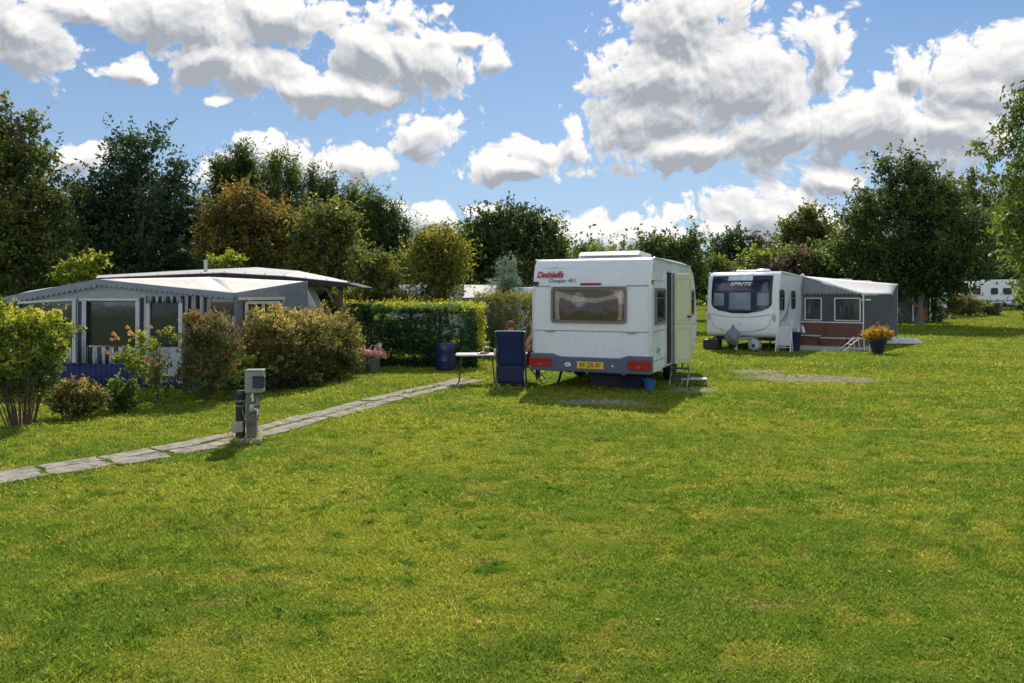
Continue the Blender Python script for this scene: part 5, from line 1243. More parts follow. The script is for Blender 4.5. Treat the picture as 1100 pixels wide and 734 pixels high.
# ------------------------------------------------------------------ striped awning, old caravan and shelter on the left
def left_complex():
    def Df(px): return 14.2 - (px - 15) / 237 * .3
    def F(px, py, o=0.0): return pt(px, py, Df(px) - o)
    b0 = pt(133, 400, 15.2); b0.z = 0
    GREYP = mat('awning_pale', (.34, .36, .38), .8, var=.1, trans=.1)
    ROOFC = mat('awning_roof_cream', (.70, .65, .58), .75, var=.08, dirt=.3)
    VAL = mat('valance_bluegrey', (.22, .25, .31), .8, var=.08)
    root = wempty('awning', b0, label='wide awning with scalloped edge, striped wall and navy skirt at the left', cat='awning')
    P1 = pt(105, 300.5, 14.05); PR = pt(252, 315.5, 13.9); PL = pt(8, 319, 14.2); BR = pt(330, 302.5, 16.3); BM = pt(225, 297.6, 16.4); BK = pt(112, 299.8, 16.4); LB = pt(30, 313, 16.4)
    w = WB()
    def grid(a, b, c, d, n=6):
        return [[(a.lerp(b, j / n)).lerp(d.lerp(c, j / n), i / n) + Vector((0, 0, -.05 * math.sin(math.pi * i / n) * abs(math.sin(math.pi * j / n)))) for j in range(n + 1)] for i in range(n + 1)]
    w.sheet(grid(P1, PR, BM, BK)); w.sheet(grid(PR, PR, BR, BM)); w.sheet(grid(PL, P1, BK, LB))
    o = w.build('roof', ROOFC, root, smooth=30, fix=False); s = o.modifiers.new('solid', 'SOLIDIFY'); s.thickness = .02
    # scalloped valance
    def scal(a, b, drop, n, name, m=VAL):
        w = WB(); a = Vector(a) + Vector((0, -.04, .01)); b = Vector(b) + Vector((0, -.04, .01)); vs = []; k = n * 6
        for i in range(k + 1):
            t = i / k; p = a.lerp(b, t); dz = drop * (.72 + .28 * abs(math.sin(math.pi * t * n)))
            vs += [p, p - Vector((0, 0, dz))]
        w.add(vs, [(2 * i, 2 * i + 1, 2 * i + 3, 2 * i + 2) for i in range(k)])
        o = w.build(name, m, root, fix=False); s = o.modifiers.new('solid', 'SOLIDIFY'); s.thickness = .01
    scal(PL, P1, .16, 17, 'valance'); scal(P1, PR, .13, 27, 'valance'); scal(PR, BR, .09, 18, 'valance')
    # gable cloth under the valance
    panel(root, 'gable', [F(17, 327, -.02), F(252, 324, -.02), F(252, 316, -.02), F(105, 301.5, -.02), F(17, 319, -.02)], GREYP, .015)
    # frame
    w = WB()
    FP = mat('frame_pale', (.50, .51, .51), .5, var=.06)
    for a, b in ((20, 80), (86, 150)):
        w = WB(); w.bar(F(a, 325.5 if a == 20 else 322, .05), F(b, 322, .05), .07, .05); w.build('crossbar', FP, root, bevel=.008)
    for px in (80, 90, 148, 159, 194):
        w = WB(); w.bar(F(px, 321, .05), F(px, 412 if px > 150 else 390, .05), .075, .05); w.build('post', FP, root, bevel=.008)
    INN = mat('awning_inside', (.045, .05, .05), .7, var=.5, scale=2.2)
    GLA = glass('awning_glass', (.45, .5, .5), .45, .05)
    for x0, x1, y0, y1 in ((24, 79, 326, 372), (93, 146, 324, 371), (162, 191, 325, 371)):
        f = sub(panel(root, 'window', [F(x0, y1, -.03), F(x1, y1, -.03), F(x1, y0, -.03), F(x0, y0, -.03)], INN, .01), root)
        panel(f, 'pane', [F(x0 + .4, y1 - .4, .015), F(x1 - .4, y1 - .4, .015), F(x1 - .4, y0 + .4, .015), F(x0 + .4, y0 + .4, .015)], GLA, .006)
        if x0 == 93:
            panel(f, 'chair_inside', [F(101, 371, -.01), F(112, 371, -.01), F(113, 358, -.01), F(103, 356, -.01)], BLACK, .004)
            w = WB(); w.bar(F(113, 345, -.005), F(134, 345, -.005), .02, .01); w.bar(F(134, 325, -.005), F(134, 370, -.005), .02, .01); w.bar(F(112, 327, -.005), F(112, 345, -.005), .02, .01); w.build('inner_frame', mat('inner_grey', (.16, .17, .18), .6), f)
    ST = stripes('stripe_cloth', (.66, .67, .68), (.05, .08, .17), .17)
    def cloth(px0, px1, py0, py1, m, name, amp=.02, o=.02):
        w = WB(); n = int((px1 - px0) * 1.2) + 4
        w.sheet([[F(px0 + (px1 - px0) * j / n, py, o + amp * math.sin(j * .9) * (1 if i else .3)) for j in range(n + 1)] for i, py in enumerate((py0, (py0 + py1) / 2, py1))])
        ob = w.build(name, m, root, smooth=180, fix=False); s = ob.modifiers.new('solid', 'SOLIDIFY'); s.thickness = .006
    cloth(20, 151, 373, 392, ST, 'striped_panel'); cloth(150, 158, 320, 392, ST, 'striped_panel'); cloth(83, 93, 324, 390, ST, 'striped_panel', o=.09, amp=.01); cloth(194, 226, 318, 345, stripes('stripe_curtain', (.5, .52, .54), (.025, .03, .045), .15), 'curtain', .03); cloth(194, 252, 340, 404, ST, 'striped_panel', o=-.02)
    cloth(20, 152, 391, 421, mat('skirt_blue', (.006, .018, .10), .7, var=.2), 'skirt', .015, .04)
    cloth(157, 196, 318.5, 325.5, stripes('stripe_roll', (.45, .47, .5), (.05, .055, .07), .14), 'rolled_blind', .03, .08)
    panel(root, 'door', [F(160, 410, .03), F(193, 410, .03), F(193, 373, .03), F(160, 373, .03)], mat('door_pale', (.36, .39, .47), .5, var=.08), .02)
    cloth(152, 252, 404, 420, mat('skirt_dark', (.02, .03, .07), .8), 'skirt', .01, .05)  # dark navy foot strip right of the blue skirt
    # side wall towards the old caravan
    S0 = Vector((PR.x, PR.y, 0)); S1 = Vector((BR.x, BR.y, 0))
    def Sd(u, z, o=0): 
        p = S0.lerp(S1, u); return Vector((p.x + .9 * o, p.y - .3 * o, z))
    panel(root, 'side_wall', [Sd(0, .05), Sd(1, .05), Sd(1, 2.02), Sd(0, 1.74)], mat('awning_side_grey', (.23, .24, .26), .8, var=.15, trans=.1), .015)
    for u0, u1, z0, z1 in ((.10, .52, .75, 1.62),):
        f = sub(panel(root, 'window', [Sd(u0, z0, .03), Sd(u1, z0, .03), Sd(u1, z1, .03), Sd(u0, z1, .03)], INN, .01), root)
        panel(f, 'pane', [Sd(u0 + .02, z0 + .02, .07), Sd(u1 - .02, z0 + .02, .07), Sd(u1 - .02, z1 - .02, .07), Sd(u0 + .02, z1 - .02, .07)], GLA, .005)
        w = WB()
        for a, b in (((u0, z0), (u1, z0)), ((u1, z0), (u1, z1)), ((u0, z1), (u1, z1)), ((u0, z0), (u0, z1)), (((u0 + u1) / 2, z0), ((u0 + u1) / 2, z1))): w.bar(Sd(a[0], a[1], .09), Sd(b[0], b[1], .09), .05, .05)
        w.bar(Sd(.02, 1.70, .08), Sd(.6, 1.70, .08), .06, .06)
        w.build('frame', CREAM, f)
    Lf = lambda D, z: Vector((at(20, 14.2) + .02, D, z))
    panel(root, 'side_wall', [Lf(14.15, .03), Lf(16.4, .03), Lf(16.4, 1.78), Lf(14.15, 1.70)], GREYP, .015)
    # old caravan behind the awning
    c = pt(240, 400, 17.8); c.z = 0
    r2 = wempty('caravan', c, label='old cream caravan with a curved nose under the dark edged shelter', cat='caravan')
    x0, x1 = at(120, 17.8), at(352, 17.3)
    prof = [(x0, .4), (x0, 1.9), (x0 + .2, 2.12), (x1 - 1.2, 2.12), (x1 - .62, 2.06), (x1 - .4, 1.92), (x1 - .22, 1.55), (x1 - .06, 1.05), (x1, .8), (x1 - .08, .5), (x1 - .3, .4)]
    w = WB(); w.prism([(a, b) for a, b in prof], 'y', 16.85, 18.9); w.build('body', CREAM, r2, smooth=35, bevel=.06, seg=3)
    nose = prof[4:10]
    for y in (16.9, 17.5, 18.85):
        w = WB(); w.tube([Vector((a + .012, y, b)) for a, b in nose], .022, 6); w.build('nose_trim', ALU, r2)
    w = WB(); w.prism([(x1 - .47, 1.9), (x1 - .17, 1.25), (x1 - .11, 1.26), (x1 - .41, 1.92)], 'y', 17.55, 18.7); f = sub(w.build('window', WFR, r2, bevel=.01), r2)
    w = WB(); w.prism([(x1 - .40, 1.88), (x1 - .13, 1.28), (x1 - .095, 1.29), (x1 - .375, 1.89)], 'y', 17.6, 18.65); w.build('pane', GLD, f)
    w = WB()
    w.box((x1 - 1.3, 17.9, .25), (.6, 1.9, .5)); w.build('wheel_housing', DARK, r2)
    w = WB(); w.box(((x0 + x1) / 2 - .3, 17.9, .3), (5, .1, .12)); w.build('chassis', STEEL, r2)
    # shelter roof
    c = pt(240, 400, 18.3); c.z = 0
    r3 = wempty('shelter', c, label='flat pitched shelter roof with dark edge and painted gap shade standing over the old caravan', cat='shelter')
    fr = [pt(103, 298.5, 16.75), pt(200, 294.2, 16.75), pt(240, 292.8, 16.75), pt(304, 296.3, 16.75), pt(372, 303.4, 17.1)]
    bk = [pt(105, 296.0, 20.5), pt(200, 290.5, 20.5), pt(275, 287.2, 20.5), pt(320, 291.0, 20.5), pt(374, 302.0, 20.5)]
    w = WB(); w.sheet([fr, bk]); o = w.build('roof', mat('shelter_sheet', (.52, .50, .48), .6, var=.12, scale=2, dirt=.35), r3, fix=False); s = o.modifiers.new('solid', 'SOLIDIFY'); s.thickness = .03; s.offset = -1
    w = WB()
    for a, b in zip(fr[:-1], fr[1:]): w.bar(a - Vector((0, .02, .07)), b - Vector((0, .02, .07)), .03, .11)
    w.bar(fr[-1] - Vector((0, 0, .05)), bk[-1] - Vector((0, 0, .05)), .03, .09)
    w.build('edge_shade', mat('edge_shade_dark', (.02, .016, .016), .7), r3)  # dark roof edge, deepened to paint the shaded gap below it
    w = WB()
    for k in range(1, 12):
        t = k / 12; i = min(int(t * 4), 3); p = fr[i].lerp(fr[i + 1], t * 4 - i); w.lathe([(0, 0), (.014, 0), (.012, .03), (0, .03)], p + Vector((0, .1, 0)), 8)
    w.build('bolts', STEEL, r3)
    w = WB(); w.lathe([(.045, 0), (.045, .24), (.06, .25), (.06, .28), (0, .28)], pt(221, 292, 17.8), 12); w.build('flue', STEEL, r3, smooth=40)
    for px, D in ((108, 20.2), (240, 20.2), (366, 20.2), (366, 17.3)):
        q = pt(px, 300, D); w = WB(); w.bar((q.x, q.y, 0), (q.x, q.y, 2.08), .09, .09); w.build('post', mat('post_wood', (.10, .07, .05), .8, var=.3), r3)
    w = WB(); q = fr[-1]; w.prism([(q.x - .05, q.z - .05), (q.x + .34, q.z - .13), (q.x + .34, q.z - .11), (q.x - .05, q.z + .0)], 'y', 17.2, 18.6); w.build('roof_extension', NAVY, r3)

# ------------------------------------------------------------------ service post
def service_post():
    g = ground(266, 476.5); b = empty('service_post', (g.x, g.y, g.z), R(8), 'grey water and power post with a hooded meter box beside the slab path', 'service post')
    s = 1 / 90.0
    GR = mat('post_grey', (.13, .135, .125), .75, var=.2, dirt=.35, bump=.2); BX = mat('meter_grey', (.23, .23, .21), .55, var=.08, dirt=.3)
    mb = MB(); mb.prism([(-.17, -.09), (.17, -.1), (.165, .1), (-.16, .09)], 'z', -.05, .07); mb.build('plinth', mat('plinth_concrete', (.30, .29, .26), .95, var=.25, bump=.5), b, bevel=.012)
    mb = MB(); mb.box((.045, .02, .38), (.115, .10, .64)); mb.build('post', GR, b, bevel=.008)
    mb = MB(); mb.box((.085, .0, .73), (.205, .17, .25)); mb.prism([(-.025, .855), (.195, .855), (.185, .875), (-.015, .875)], 'y', -.09, .09); bx = mb.build('meter_box', BX, b, bevel=.014, seg=3)
    mb = MB(); mb.box((.145, -.085, .73), (.13, .06, .13)); mb.box((.148, -.09, .795), (.145, .085, .02)); mb.build('socket_cover', mat('cover_navy', (.015, .025, .06), .3), bx, bevel=.008)
    mb = MB(); mb.lathe([(.055, .07), (.055, .56), (.06, .57), (.06, .60), (.05, .625), (0, .63)], (-.085, .02, 0), 22); cy = mb.build('standpipe', mat('standpipe_black', (.015, .02, .035), .45, var=.2), b, smooth=35)
    mb = MB()
    for z in (.50, .44): mb.lathe([(.0, z), (.0575, z), (.0575, z + .012), (0, z + .012)], (-.085, .02, 0), 22)
    mb.build('band', BX, cy, smooth=35)
    mb = MB(); mb.box((-.10, -.07, .21), (.125, .08, .12)); mb.build('junction_box', mat('junction_beige', (.36, .30, .22), .6, var=.12, dirt=.3), b, bevel=.012)
    tap = mat('tap_brass', (.42, .42, .38), .35, metal=.6)
    mb = MB(); mb.tube([(.06, -.03, .62), (.07, -.05, .5), (.065, -.055, .33)], .018, 8); mb.lathe([(.0, -.03), (.036, -.03), (.042, 0), (.036, .05), (0, .06)], (.065, -.06, .42), 12); mb.tube([(.065, -.06, .42), (.13, -.09, .40), (.14, -.095, .35)], .015, 8); tp = mb.build('tap', tap, b, smooth=45)
    mb = MB(); mb.box((.125, -.085, .445), (.07, .014, .014)); mb.build('tap_handle', DARK, tp)
    mb = MB(); mb.tube([(.12, -.03, .6), (.135, -.03, .45), (.125, -.04, .3), (.06, -.055, .22), (-.02, -.06, .28), (-.05, -.045, .42), (-.03, -.04, .5)], .009, 6); mb.build('cable', GR, b, smooth=60)
    mb = MB(); mb.box((.05, -.042, .56), (.02, .012, .02)); mb.build('lock', WPL, b)
    # weeds at the foot
    L = [(.15 * math.cos(a), .12 * math.sin(a), .03, .06, .05, .04, .1) for a in [i * .5 for i in range(13)]]
    o = link('post_weeds', leaf_mesh('post_weeds', L, 900, .03, .03, 7, 102, upright=.5), LM['lime']); o.location = g; tag(o, 'green weeds sprouting around the service post plinth', 'weeds', kind='stuff')

# ------------------------------------------------------------------ people
SKIN = mat('skin', (.45, .24, .16), .55, var=.08, trans=.05); HAIR = mat('hair_brown', (.16, .075, .04), .8, var=.3, bump=.6, bscale=90)
HAIR2 = mat('hair_auburn', (.20, .07, .04), .8, var=.3, bump=.6, bscale=90)
def skin_fig(name, joints, edges, m, parent, root_i=0, sub_=2):
    me = bpy.data.meshes.new(name); me.from_pydata([j[:3] for j in joints], edges, [])
    o = link(name, me, m, parent)
    md = o.modifiers.new('Skin', 'SKIN'); md.use_smooth_shade = True
    for i, j in enumerate(joints):
        v = me.skin_vertices[0].data[i]; r = j[3]; v.radius = (r, j[4] if len(j) > 4 else r); v.use_root = (i == root_i)
    s = o.modifiers.new('Sub', 'SUBSURF'); s.levels = 1; s.render_levels = sub_
    return o
def person(root, shirt, trousers, hair, arm_out=(0, 0), sleeveless=True, hat=None):
    """seated, facing +y locally, hips at (0,0,.45)"""
    J = []; E = []
    def add(p, r, par=None, r2=None):
        J.append((*p, r, r2 if r2 else r)); 
        if par is not None: E.append((par, len(J) - 1))
        return len(J) - 1
    pel = add((0, 0, .50), .12); b1 = add((0, -.05, .66), .12, pel, .10); ch = add((0, -.12, .86), .15, b1, .11); nk = add((0, -.13, 1.0), .06, ch)
    hb = add((0, -.12, 1.06), .055, nk); hd = add((0, -.105, 1.15), .088, hb, .098); ht = add((0, -.11, 1.22), .07, hd, .075)
    for s in (-1, 1):
        ao = arm_out[0] if s < 0 else arm_out[1]
        sh = add((s * .17, -.12, .94), .06, ch); el = add((s * (.25 + ao), .02, .70), .04, sh); wr = add((s * (.24 + ao), .24, .70), .028, el)
        pm = add((s * (.235 + ao), .31, .70), .03, wr, .02)
        for k in range(4):
            f0 = add((s * (.235 + ao) + (k - 1.5) * .02, .355, .70), .010, pm); f1 = add((s * (.235 + ao) + (k - 1.5) * .021, .385 - abs(k - 1.3) * .005, .69), .009, f0); f2 = add((s * (.235 + ao) + (k - 1.5) * .021, .40 - abs(k - 1.3) * .006, .672), .008, f1)
        t0 = add((s * (.235 + ao) - s * .035, .30, .695), .011, pm); t1 = add((s * (.235 + ao) - s * .05, .335, .69), .009, t0)
        hp = add((s * .09, .04, .48), .09, pel); kn = add((s * .12, .45, .50), .062, hp); an = add((s * .12, .50, .10), .04, kn); hl = add((s * .12, .5, .05), .04, an); to = add((s * .12, .66, .035), .03, hl)
    skin_fig('body', J, E, SKIN, root)
    # face
    mb = MB()
    mb.lathe([(0, -.012), (.012, 0), (0, .03)], (0, -.005, 1.135), 8, M=Matrix.Rotation(R(20), 3, 'X')); mb.build('nose', SKIN, root, smooth=60)
    for s in (-1, 1):
        mb = MB(); mb.lathe([(0, -.012), (.012, 0), (0, .012)], (s * .033, -.017, 1.158), 8); mb.build('eye', BLACK, root, smooth=60)
        mb = MB(); mb.lathe([(0, -.012), (.03, 0), (.022, .012), (0, .012)], (s * .088, -.115, 1.14), 10, M=Matrix.Rotation(R(90), 3, 'Y')); mb.build('ear', SKIN, root, smooth=60)
    mb = MB(); mb.box((0, -.012, 1.098), (.045, .01, .01)); mb.build('mouth', mat('lips', (.35, .1, .09), .5), root, bevel=.003)
    skin_fig('hair', [(0, -.135, 1.10, .08, .07), (0, -.135, 1.19, .098, .095), (0, -.12, 1.255, .06, .065)], [(0, 1), (1, 2)], hair, root)
    T = [(0, -.0, .52, .135, .12), (0, -.05, .66, .135, .115), (0, -.12, .86, .165, .125), (0, -.125, .955, .09, .08), (-.12, -.12, .93, .07, .07), (.12, -.12, .93, .07, .07)]
    skin_fig('shirt', T, [(0, 1), (1, 2), (2, 3), (2, 4), (2, 5)], shirt, root)
    T = [(0, 0, .49, .13, .13), (-.09, .04, .485, .10, .10), (-.12, .34, .50, .082, .08), (.09, .04, .485, .10, .10), (.12, .34, .50, .082, .08)]
    skin_fig('shorts', T, [(0, 1), (1, 2), (0, 3), (3, 4)], trousers, root)
def reclining_chair(loc, rz, label, m):
    b = empty('camping_chair', loc, rz, label, 'chair')
    mb = MB()
    pr = [(-.02, .40), (-.30, 1.06)]   # (y,z) back
    q = []
    for i in range(9):
        t = i / 8; y = pr[0][0] + (pr[1][0] - pr[0][0]) * t; z = pr[0][1] + (pr[1][1] - pr[0][1]) * t
        q.append([(-.25 + .5 * j / 8, y + .03 * math.sin(math.pi * t) * 1 - .02 * (1 - ((j - 4) / 4) ** 2), z) for j in range(9)])
    mb.sheet(q); o = mb.build('backrest', m, b, smooth=180, fix=False); s = o.modifiers.new('solid', 'SOLIDIFY'); s.thickness = .035
    mb = MB(); mb.sheet([[(-.25 + .5 * j / 6, -.02 + .5 * i / 5, .42 - .03 * math.sin(math.pi * j / 6)) for j in range(7)] for i in range(6)]); o = mb.build('seat', m, b, smooth=180, fix=False); s = o.modifiers.new('solid', 'SOLIDIFY'); s.thickness = .03
    mb = MB(); mb.sheet([[(-.25 + .5 * j / 8, -.055 - .012 * math.sin(j * 1.7) - .02 * (i / 5), .42 - .34 * i / 5) for j in range(9)] for i in range(6)]); o = mb.build('hanging_cloth', NAVY, b, smooth=180, fix=False); s = o.modifiers.new('solid', 'SOLIDIFY'); s.thickness = .01
    mb = MB()
    for s in (-1, 1):
        mb.tube([(s * .27, -.32, 1.08), (s * .27, 0, .38)], .014, 8)
        mb.tube([(s * .28, -.22, .02), (s * .28, .32, .62)], .013, 8); mb.tube([(s * .28, .42, .02), (s * .28, -.1, .62)], .013, 8)
    mb.tube([(-.28, -.22, .02), (.28, -.22, .02)], .014, 8); mb.tube([(-.28, .42, .02), (.28, .42, .02)], .014, 8); mb.tube([(-.27, -.32, 1.08), (.27, -.32, 1.08)], .014, 8)
    mb.build('frame', mat('chair_frame', (.10, .12, .17), .4, metal=.5), b, smooth=50)
    for s in (-1, 1):
        mb = MB(); mb.box((s * .29, .12, .64), (.05, .46, .025)); mb.build('armrest', DARK, b, bevel=.01)
    return b
def seating():
    g = ground(549, 417.5); x, y = g.x, g.y + .22
    reclining_chair((x, y, g.z), R(-3), 'tall blue reclining camping chair seen from behind, left of the caravan', TBLUE)
    p = empty('person', (x, y + .15, g.z), R(-3), 'person sitting low in the blue chair, only the brown hair showing over its back', 'person')
    person(p, mat('shirt_dark', (.05, .05, .07), .9), NAVY, HAIR)
    for c in p.children: pass
    p.location.z += .02
    x2, y2 = at(570.5, 15.0), 15.0
    reclining_chair((x2 + .06, y2, zt(x2, y2)), R(80), 'second camping chair mostly hidden between the first one and the caravan', NAVY)
    p2 = empty('person', (x2 - .06, y2, zt(x2, y2) + .03), R(80), 'person in a white top with bare arms sitting half hidden by the caravan edge', 'person')
    person(p2, mat('top_white', (.65, .63, .62), .9), mat('shorts_red', (.25, .03, .03), .9), HAIR2, arm_out=(.04, .02))
    # folding table
    g = ground(512, 412.5); b = empty('camping_table', (g.x, g.y + .1, g.z), R(2), 'low white folding camping table left of the blue chair', 'table')
    zt_ = .585
    mb = MB(); mb.prism(rounded_rect(0, 0, .84, .52, .06), 'z', zt_ - .02, zt_ + .012) ; mb.build('tabletop', mat('table_white', (.66, .66, .64), .35, var=.05), b, bevel=.008)
    for sx in (-1, 1):
        for sy in (-1, 1):
            mb = MB(); mb.tube([(sx * .30, sy * .19, zt_ - .02), (sx * .36, sy * .2, 0)], .012, 8); mb.build('leg', mat('leg_dark', (.06, .065, .08), .4, metal=.4), b)
    mb = MB()
    for sx in (-1, 1): mb.tube([(sx * .305, -.19, zt_ - .05), (sx * .305, .19, zt_ - .05)], .01, 6)
    mb.tube([(-.3, 0, zt_ - .04), (.3, 0, zt_ - .04)], .01, 6); mb.build('brace', DARK, b)
    tx, ty = b.location.x, b.location.y; zz = g.z + zt_ + .013
    o = empty('jar', (tx + .2, ty + .12, zz), label='glass jar with a white lid and yellow leaves on the camping table', cat='jar')
    mb = MB(); mb.lathe([(.04, 0), (.05, .02), (.05, .09), (.038, .11), (0, .11)], n=18); mb.build('glass_body', glass('jar_glass', (.7, .75, .7), .7), o, smooth=40)
    mb = MB(); mb.lathe([(.0, .108), (.042, .108), (.042, .13), (0, .132)], n=18); mb.build('lid', WPL, o, smooth=35)
    o = empty('mug', (tx + .38, ty - .05, zz), label='red and white mug at the right edge of the camping table', cat='mug')
    mb = MB(); mb.lathe([(.035, 0), (.04, .01), (.04, .05)], n=18); mb.build('mug_body', RED, o, smooth=40)
    mb = MB(); mb.lathe([(.0405, .05), (.0405, .1), (.035, .1), (.033, .02)], n=18); hb = mb.build('rim', WPL, o, smooth=40)
    mb = MB(); mb.tube([(.04, 0, .08), (.07, 0, .07), (.07, 0, .035), (.04, 0, .025)], .006, 6); mb.build('handle', WPL, o, smooth=60)
    o = empty('plate', (tx + .12, ty - .1, zz), label='small brown plate with bread on the camping table', cat='plate')
    mb = MB(); mb.lathe([(.0, 0), (.07, 0), (.11, .015), (.11, .02), (.07, .006), (0, .006)], n=24); mb.build('dish', mat('dish_brown', (.3, .16, .08), .4), o, smooth=40)
    mb = MB(); mb.lathe([(0, .006), (.05, .01), (.055, .03), (.03, .05), (0, .055)], n=16); mb.build('bread', mat('bread', (.42, .24, .1), .8, bump=.4), o, smooth=60)
    # blue barrel and flower pot at the hedge
    g = ground(479, 397); b = empty('rain_barrel', (g.x, g.y - .1, g.z), label='dark blue plastic barrel standing against the trimmed hedge', cat='barrel')
    mb = MB(); mb.lathe([(.20, 0), (.225, .03), (.235, .2), (.24, .22), (.235, .24), (.235, .45), (.24, .47), (.225, .6), (.2, .64), (0, .65)], n=28); mb.build('drum', mat('barrel_blue', (.010, .020, .085), .35, var=.1), b, smooth=30)
    mb = MB(); mb.lathe([(0, .645), (.05, .645), (.05, .67), (0, .67)], (.08, .05, 0), 14); mb.build('cap', DARK, b, smooth=30)
    g = ground(400, 399.5); b = empty('flower_pot', g, label='grey green plastic pot with pink flowers beside the golden bush', cat='flower pot')
    mb = MB(); mb.lathe([(.12, 0), (.17, .27), (.185, .28), (.185, .31), (.165, .31), (.155, .27), (0, .26)], n=26); mb.build('pot', mat('pot_green', (.12, .16, .14), .5, var=.1), b, smooth=35)
    L = [(-.08, 0, .40, .17, .14, .1, .1), (.12, 0, .38, .14, .12, .08), (-.2, 0, .44, .08, .1, .07, .1)]
    link('flowers', leaf_mesh('flowers', L, 1500, .04, .05, 7, 103), leafmat('flower_pink', (.05, .06, .03), (.25, .12, .12), (.45, .28, .30), .35), b)
    g = ground(404, 398); b = empty('garden_lantern', (g.x + .02, g.y + .35, g.z), label='small white garden lantern on a stick behind the pink flowers', cat='lantern')
    mb = MB(); mb.tube([(0, 0, 0), (0, 0, .5)], .01, 6); mb.build('stick', STEEL, b)
    mb = MB(); mb.lathe([(.03, .5), (.055, .52), (.055, .62), (0, .63)], n=16); mb.build('lamp_shade', WPL, b, smooth=35)
    mb = MB(); mb.lathe([(.065, .62), (.06, .65), (0, .67)], n=16); mb.build('cap', DARK, b, smooth=35)

# ------------------------------------------------------------------ more distant pitches
def distant():
    # pitches behind the trimmed hedge
    c = pt(478, 400, 25.5); c.z = 0
    r = wempty('caravan', c, label='white caravan of which only the flat roof shows over the trimmed hedge', cat='caravan')
    D0, D1 = 24.6, 26.6; x0, x1 = at(418, 24.6), at(516, 24.6)
    w = WB(); w.prism([(x0, .4), (x0 - .05, 1.6), (x0 + .15, 2.06), (x0 + .4, 2.12), (x1 - .4, 2.12), (x1 - .1, 2.0), (x1, 1.3), (x1 - .05, .4)], 'y', D0, D1); w.build('body', WHITE, r, smooth=35, bevel=.06, seg=3)
    w = WB(); w.box(((x0 + x1) / 2 - .3, (D0 + D1) / 2, 2.16), (.6, .5, .08)); w.build('roof_light', WPL, r, bevel=.02)
    w = WB(); w.prism(rounded_rect((x0 + x1) / 2, 1.5, .9, .5, .06), 'y', D0 - .02, D0); w.build('window', GLD, r)
    c = pt(530, 400, 23.9); c.z = 0
    r = wempty('tent', c, label='pale ridge tent roof with a grey gable end beyond the trimmed hedge', cat='tent')
    TC = mat('tent_pale', (.60, .58, .54), .7, var=.1, trans=.15); TG = mat('tent_grey', (.22, .24, .28), .8, var=.1)
    a = pt(497, 320, 22.6); b = pt(532, 319, 22.6); a2 = pt(498, 306, 24.2); b2 = pt(545, 306.5, 24.2); a3 = pt(500, 319, 25.8); b3 = pt(560, 319, 25.6)
    w = WB(); w.sheet([[a, b], [a2, b2], [a3, b3]]); o = w.build('roof', TC, r, fix=False); s = o.modifiers.new('solid', 'SOLIDIFY'); s.thickness = .02
    f = lambda p, z: Vector((p.x, p.y, z))
    w = WB(); w.add([f(b, 0.02), f(b, b.z), b2, f(b3, b3.z), f(b3, .02)], [(0, 1, 2, 3, 4)]); w.add([f(a, 0.02), f(a, a.z), f(b, b.z), f(b, .02)], [(0, 1, 2, 3)]); w.add([f(a, 0.02), f(a, a.z), a2, f(a3, a3.z), f(a3, .02)], [(0, 1, 2, 3, 4)])
    o = w.build('walls', TG, r, fix=False); s = o.modifiers.new('solid', 'SOLIDIFY'); s.thickness = .02
    c = pt(560, 400, 27); c.z = 0
    r = wempty('caravan', c, label='white caravan roof showing just left of the near caravan top', cat='caravan')
    x0, x1 = at(533, 26.5), at(640, 26.5)
    w = WB(); w.prism([(x0, .4), (x0, 1.7), (x0 + .2, 2.05), (x1 - .4, 2.08), (x1, 1.3), (x1 - .05, .4)], 'y', 26.5, 28.6); w.build('body', WHITE2, r, smooth=35, bevel=.06)
    w = WB(); w.prism(rounded_rect(x0 + 1, 1.5, .9, .5, .06), 'y', 26.48, 26.5); w.build('window', GLD, r)
    # caravan roof behind the grey awning
    c = pt(922, 400, 33); c.z = 0
    r = wempty('caravan', c, label='caravan whose bluish roof top peeps over the grey awning', cat='caravan')
    x0, x1 = at(900, 32.5), at(944, 32.5); zb = zt((x0 + x1) / 2, 33)
    w = WB(); w.prism([(x0, .4), (x0, 2.2), (x0 + .2, 2.44), (x1 - .3, 2.42), (x1, 2.1), (x1, .4)], 'y', 32.5, 34.6); w.build('body', WHITE2, r, smooth=35, bevel=.06)
    w = WB(); w.box((x0 + .6, 33.2, 2.48), (.5, .5, .08)); w.build('roof_light', mat('roof_blue', (.3, .5, .6), .3), r, bevel=.02)
    # dim awning with orange board under the big tree
    D = 45; X = lambda px: at(px, D); Z = lambda py: CAMH - (py - HY) / FPX * D; zb = zt(X(970), D)
    c = Vector((X(970), D, zb)); r = wempty('awning', c, label='dim distant awning with an orange board and hanging washing under the big tree', cat='awning')
    w = WB(); w.sheet([[Vector((X(952), D - 1.3, Z(313))), Vector((X(988), D - 1.3, Z(313)))], [Vector((X(956), D + 1.5, Z(304))), Vector((X(990), D + 1.5, Z(304)))]]); o = w.build('roof', mat('far_roof', (.55, .53, .5), .7, var=.15), r, fix=False); s = o.modifiers.new('solid', 'SOLIDIFY'); s.thickness = .04
    w = WB(); w.prism([(X(953), zb), (X(988), zb), (X(988), Z(313)), (X(953), Z(313))], 'y', D - 1.0, D - .95); w.build('front_wall', mat('far_wall', (.13, .14, .15), .8, var=.3, scale=1.5), r)
    w = WB(); w.prism([(X(974.5), zb + .1), (X(986), zb + .1), (X(986), Z(331)), (X(974.5), Z(331))], 'y', D - 1.08, D - 1.02); w.build('board', mat('board_orange', (.34, .11, .045), .7, var=.15), r)
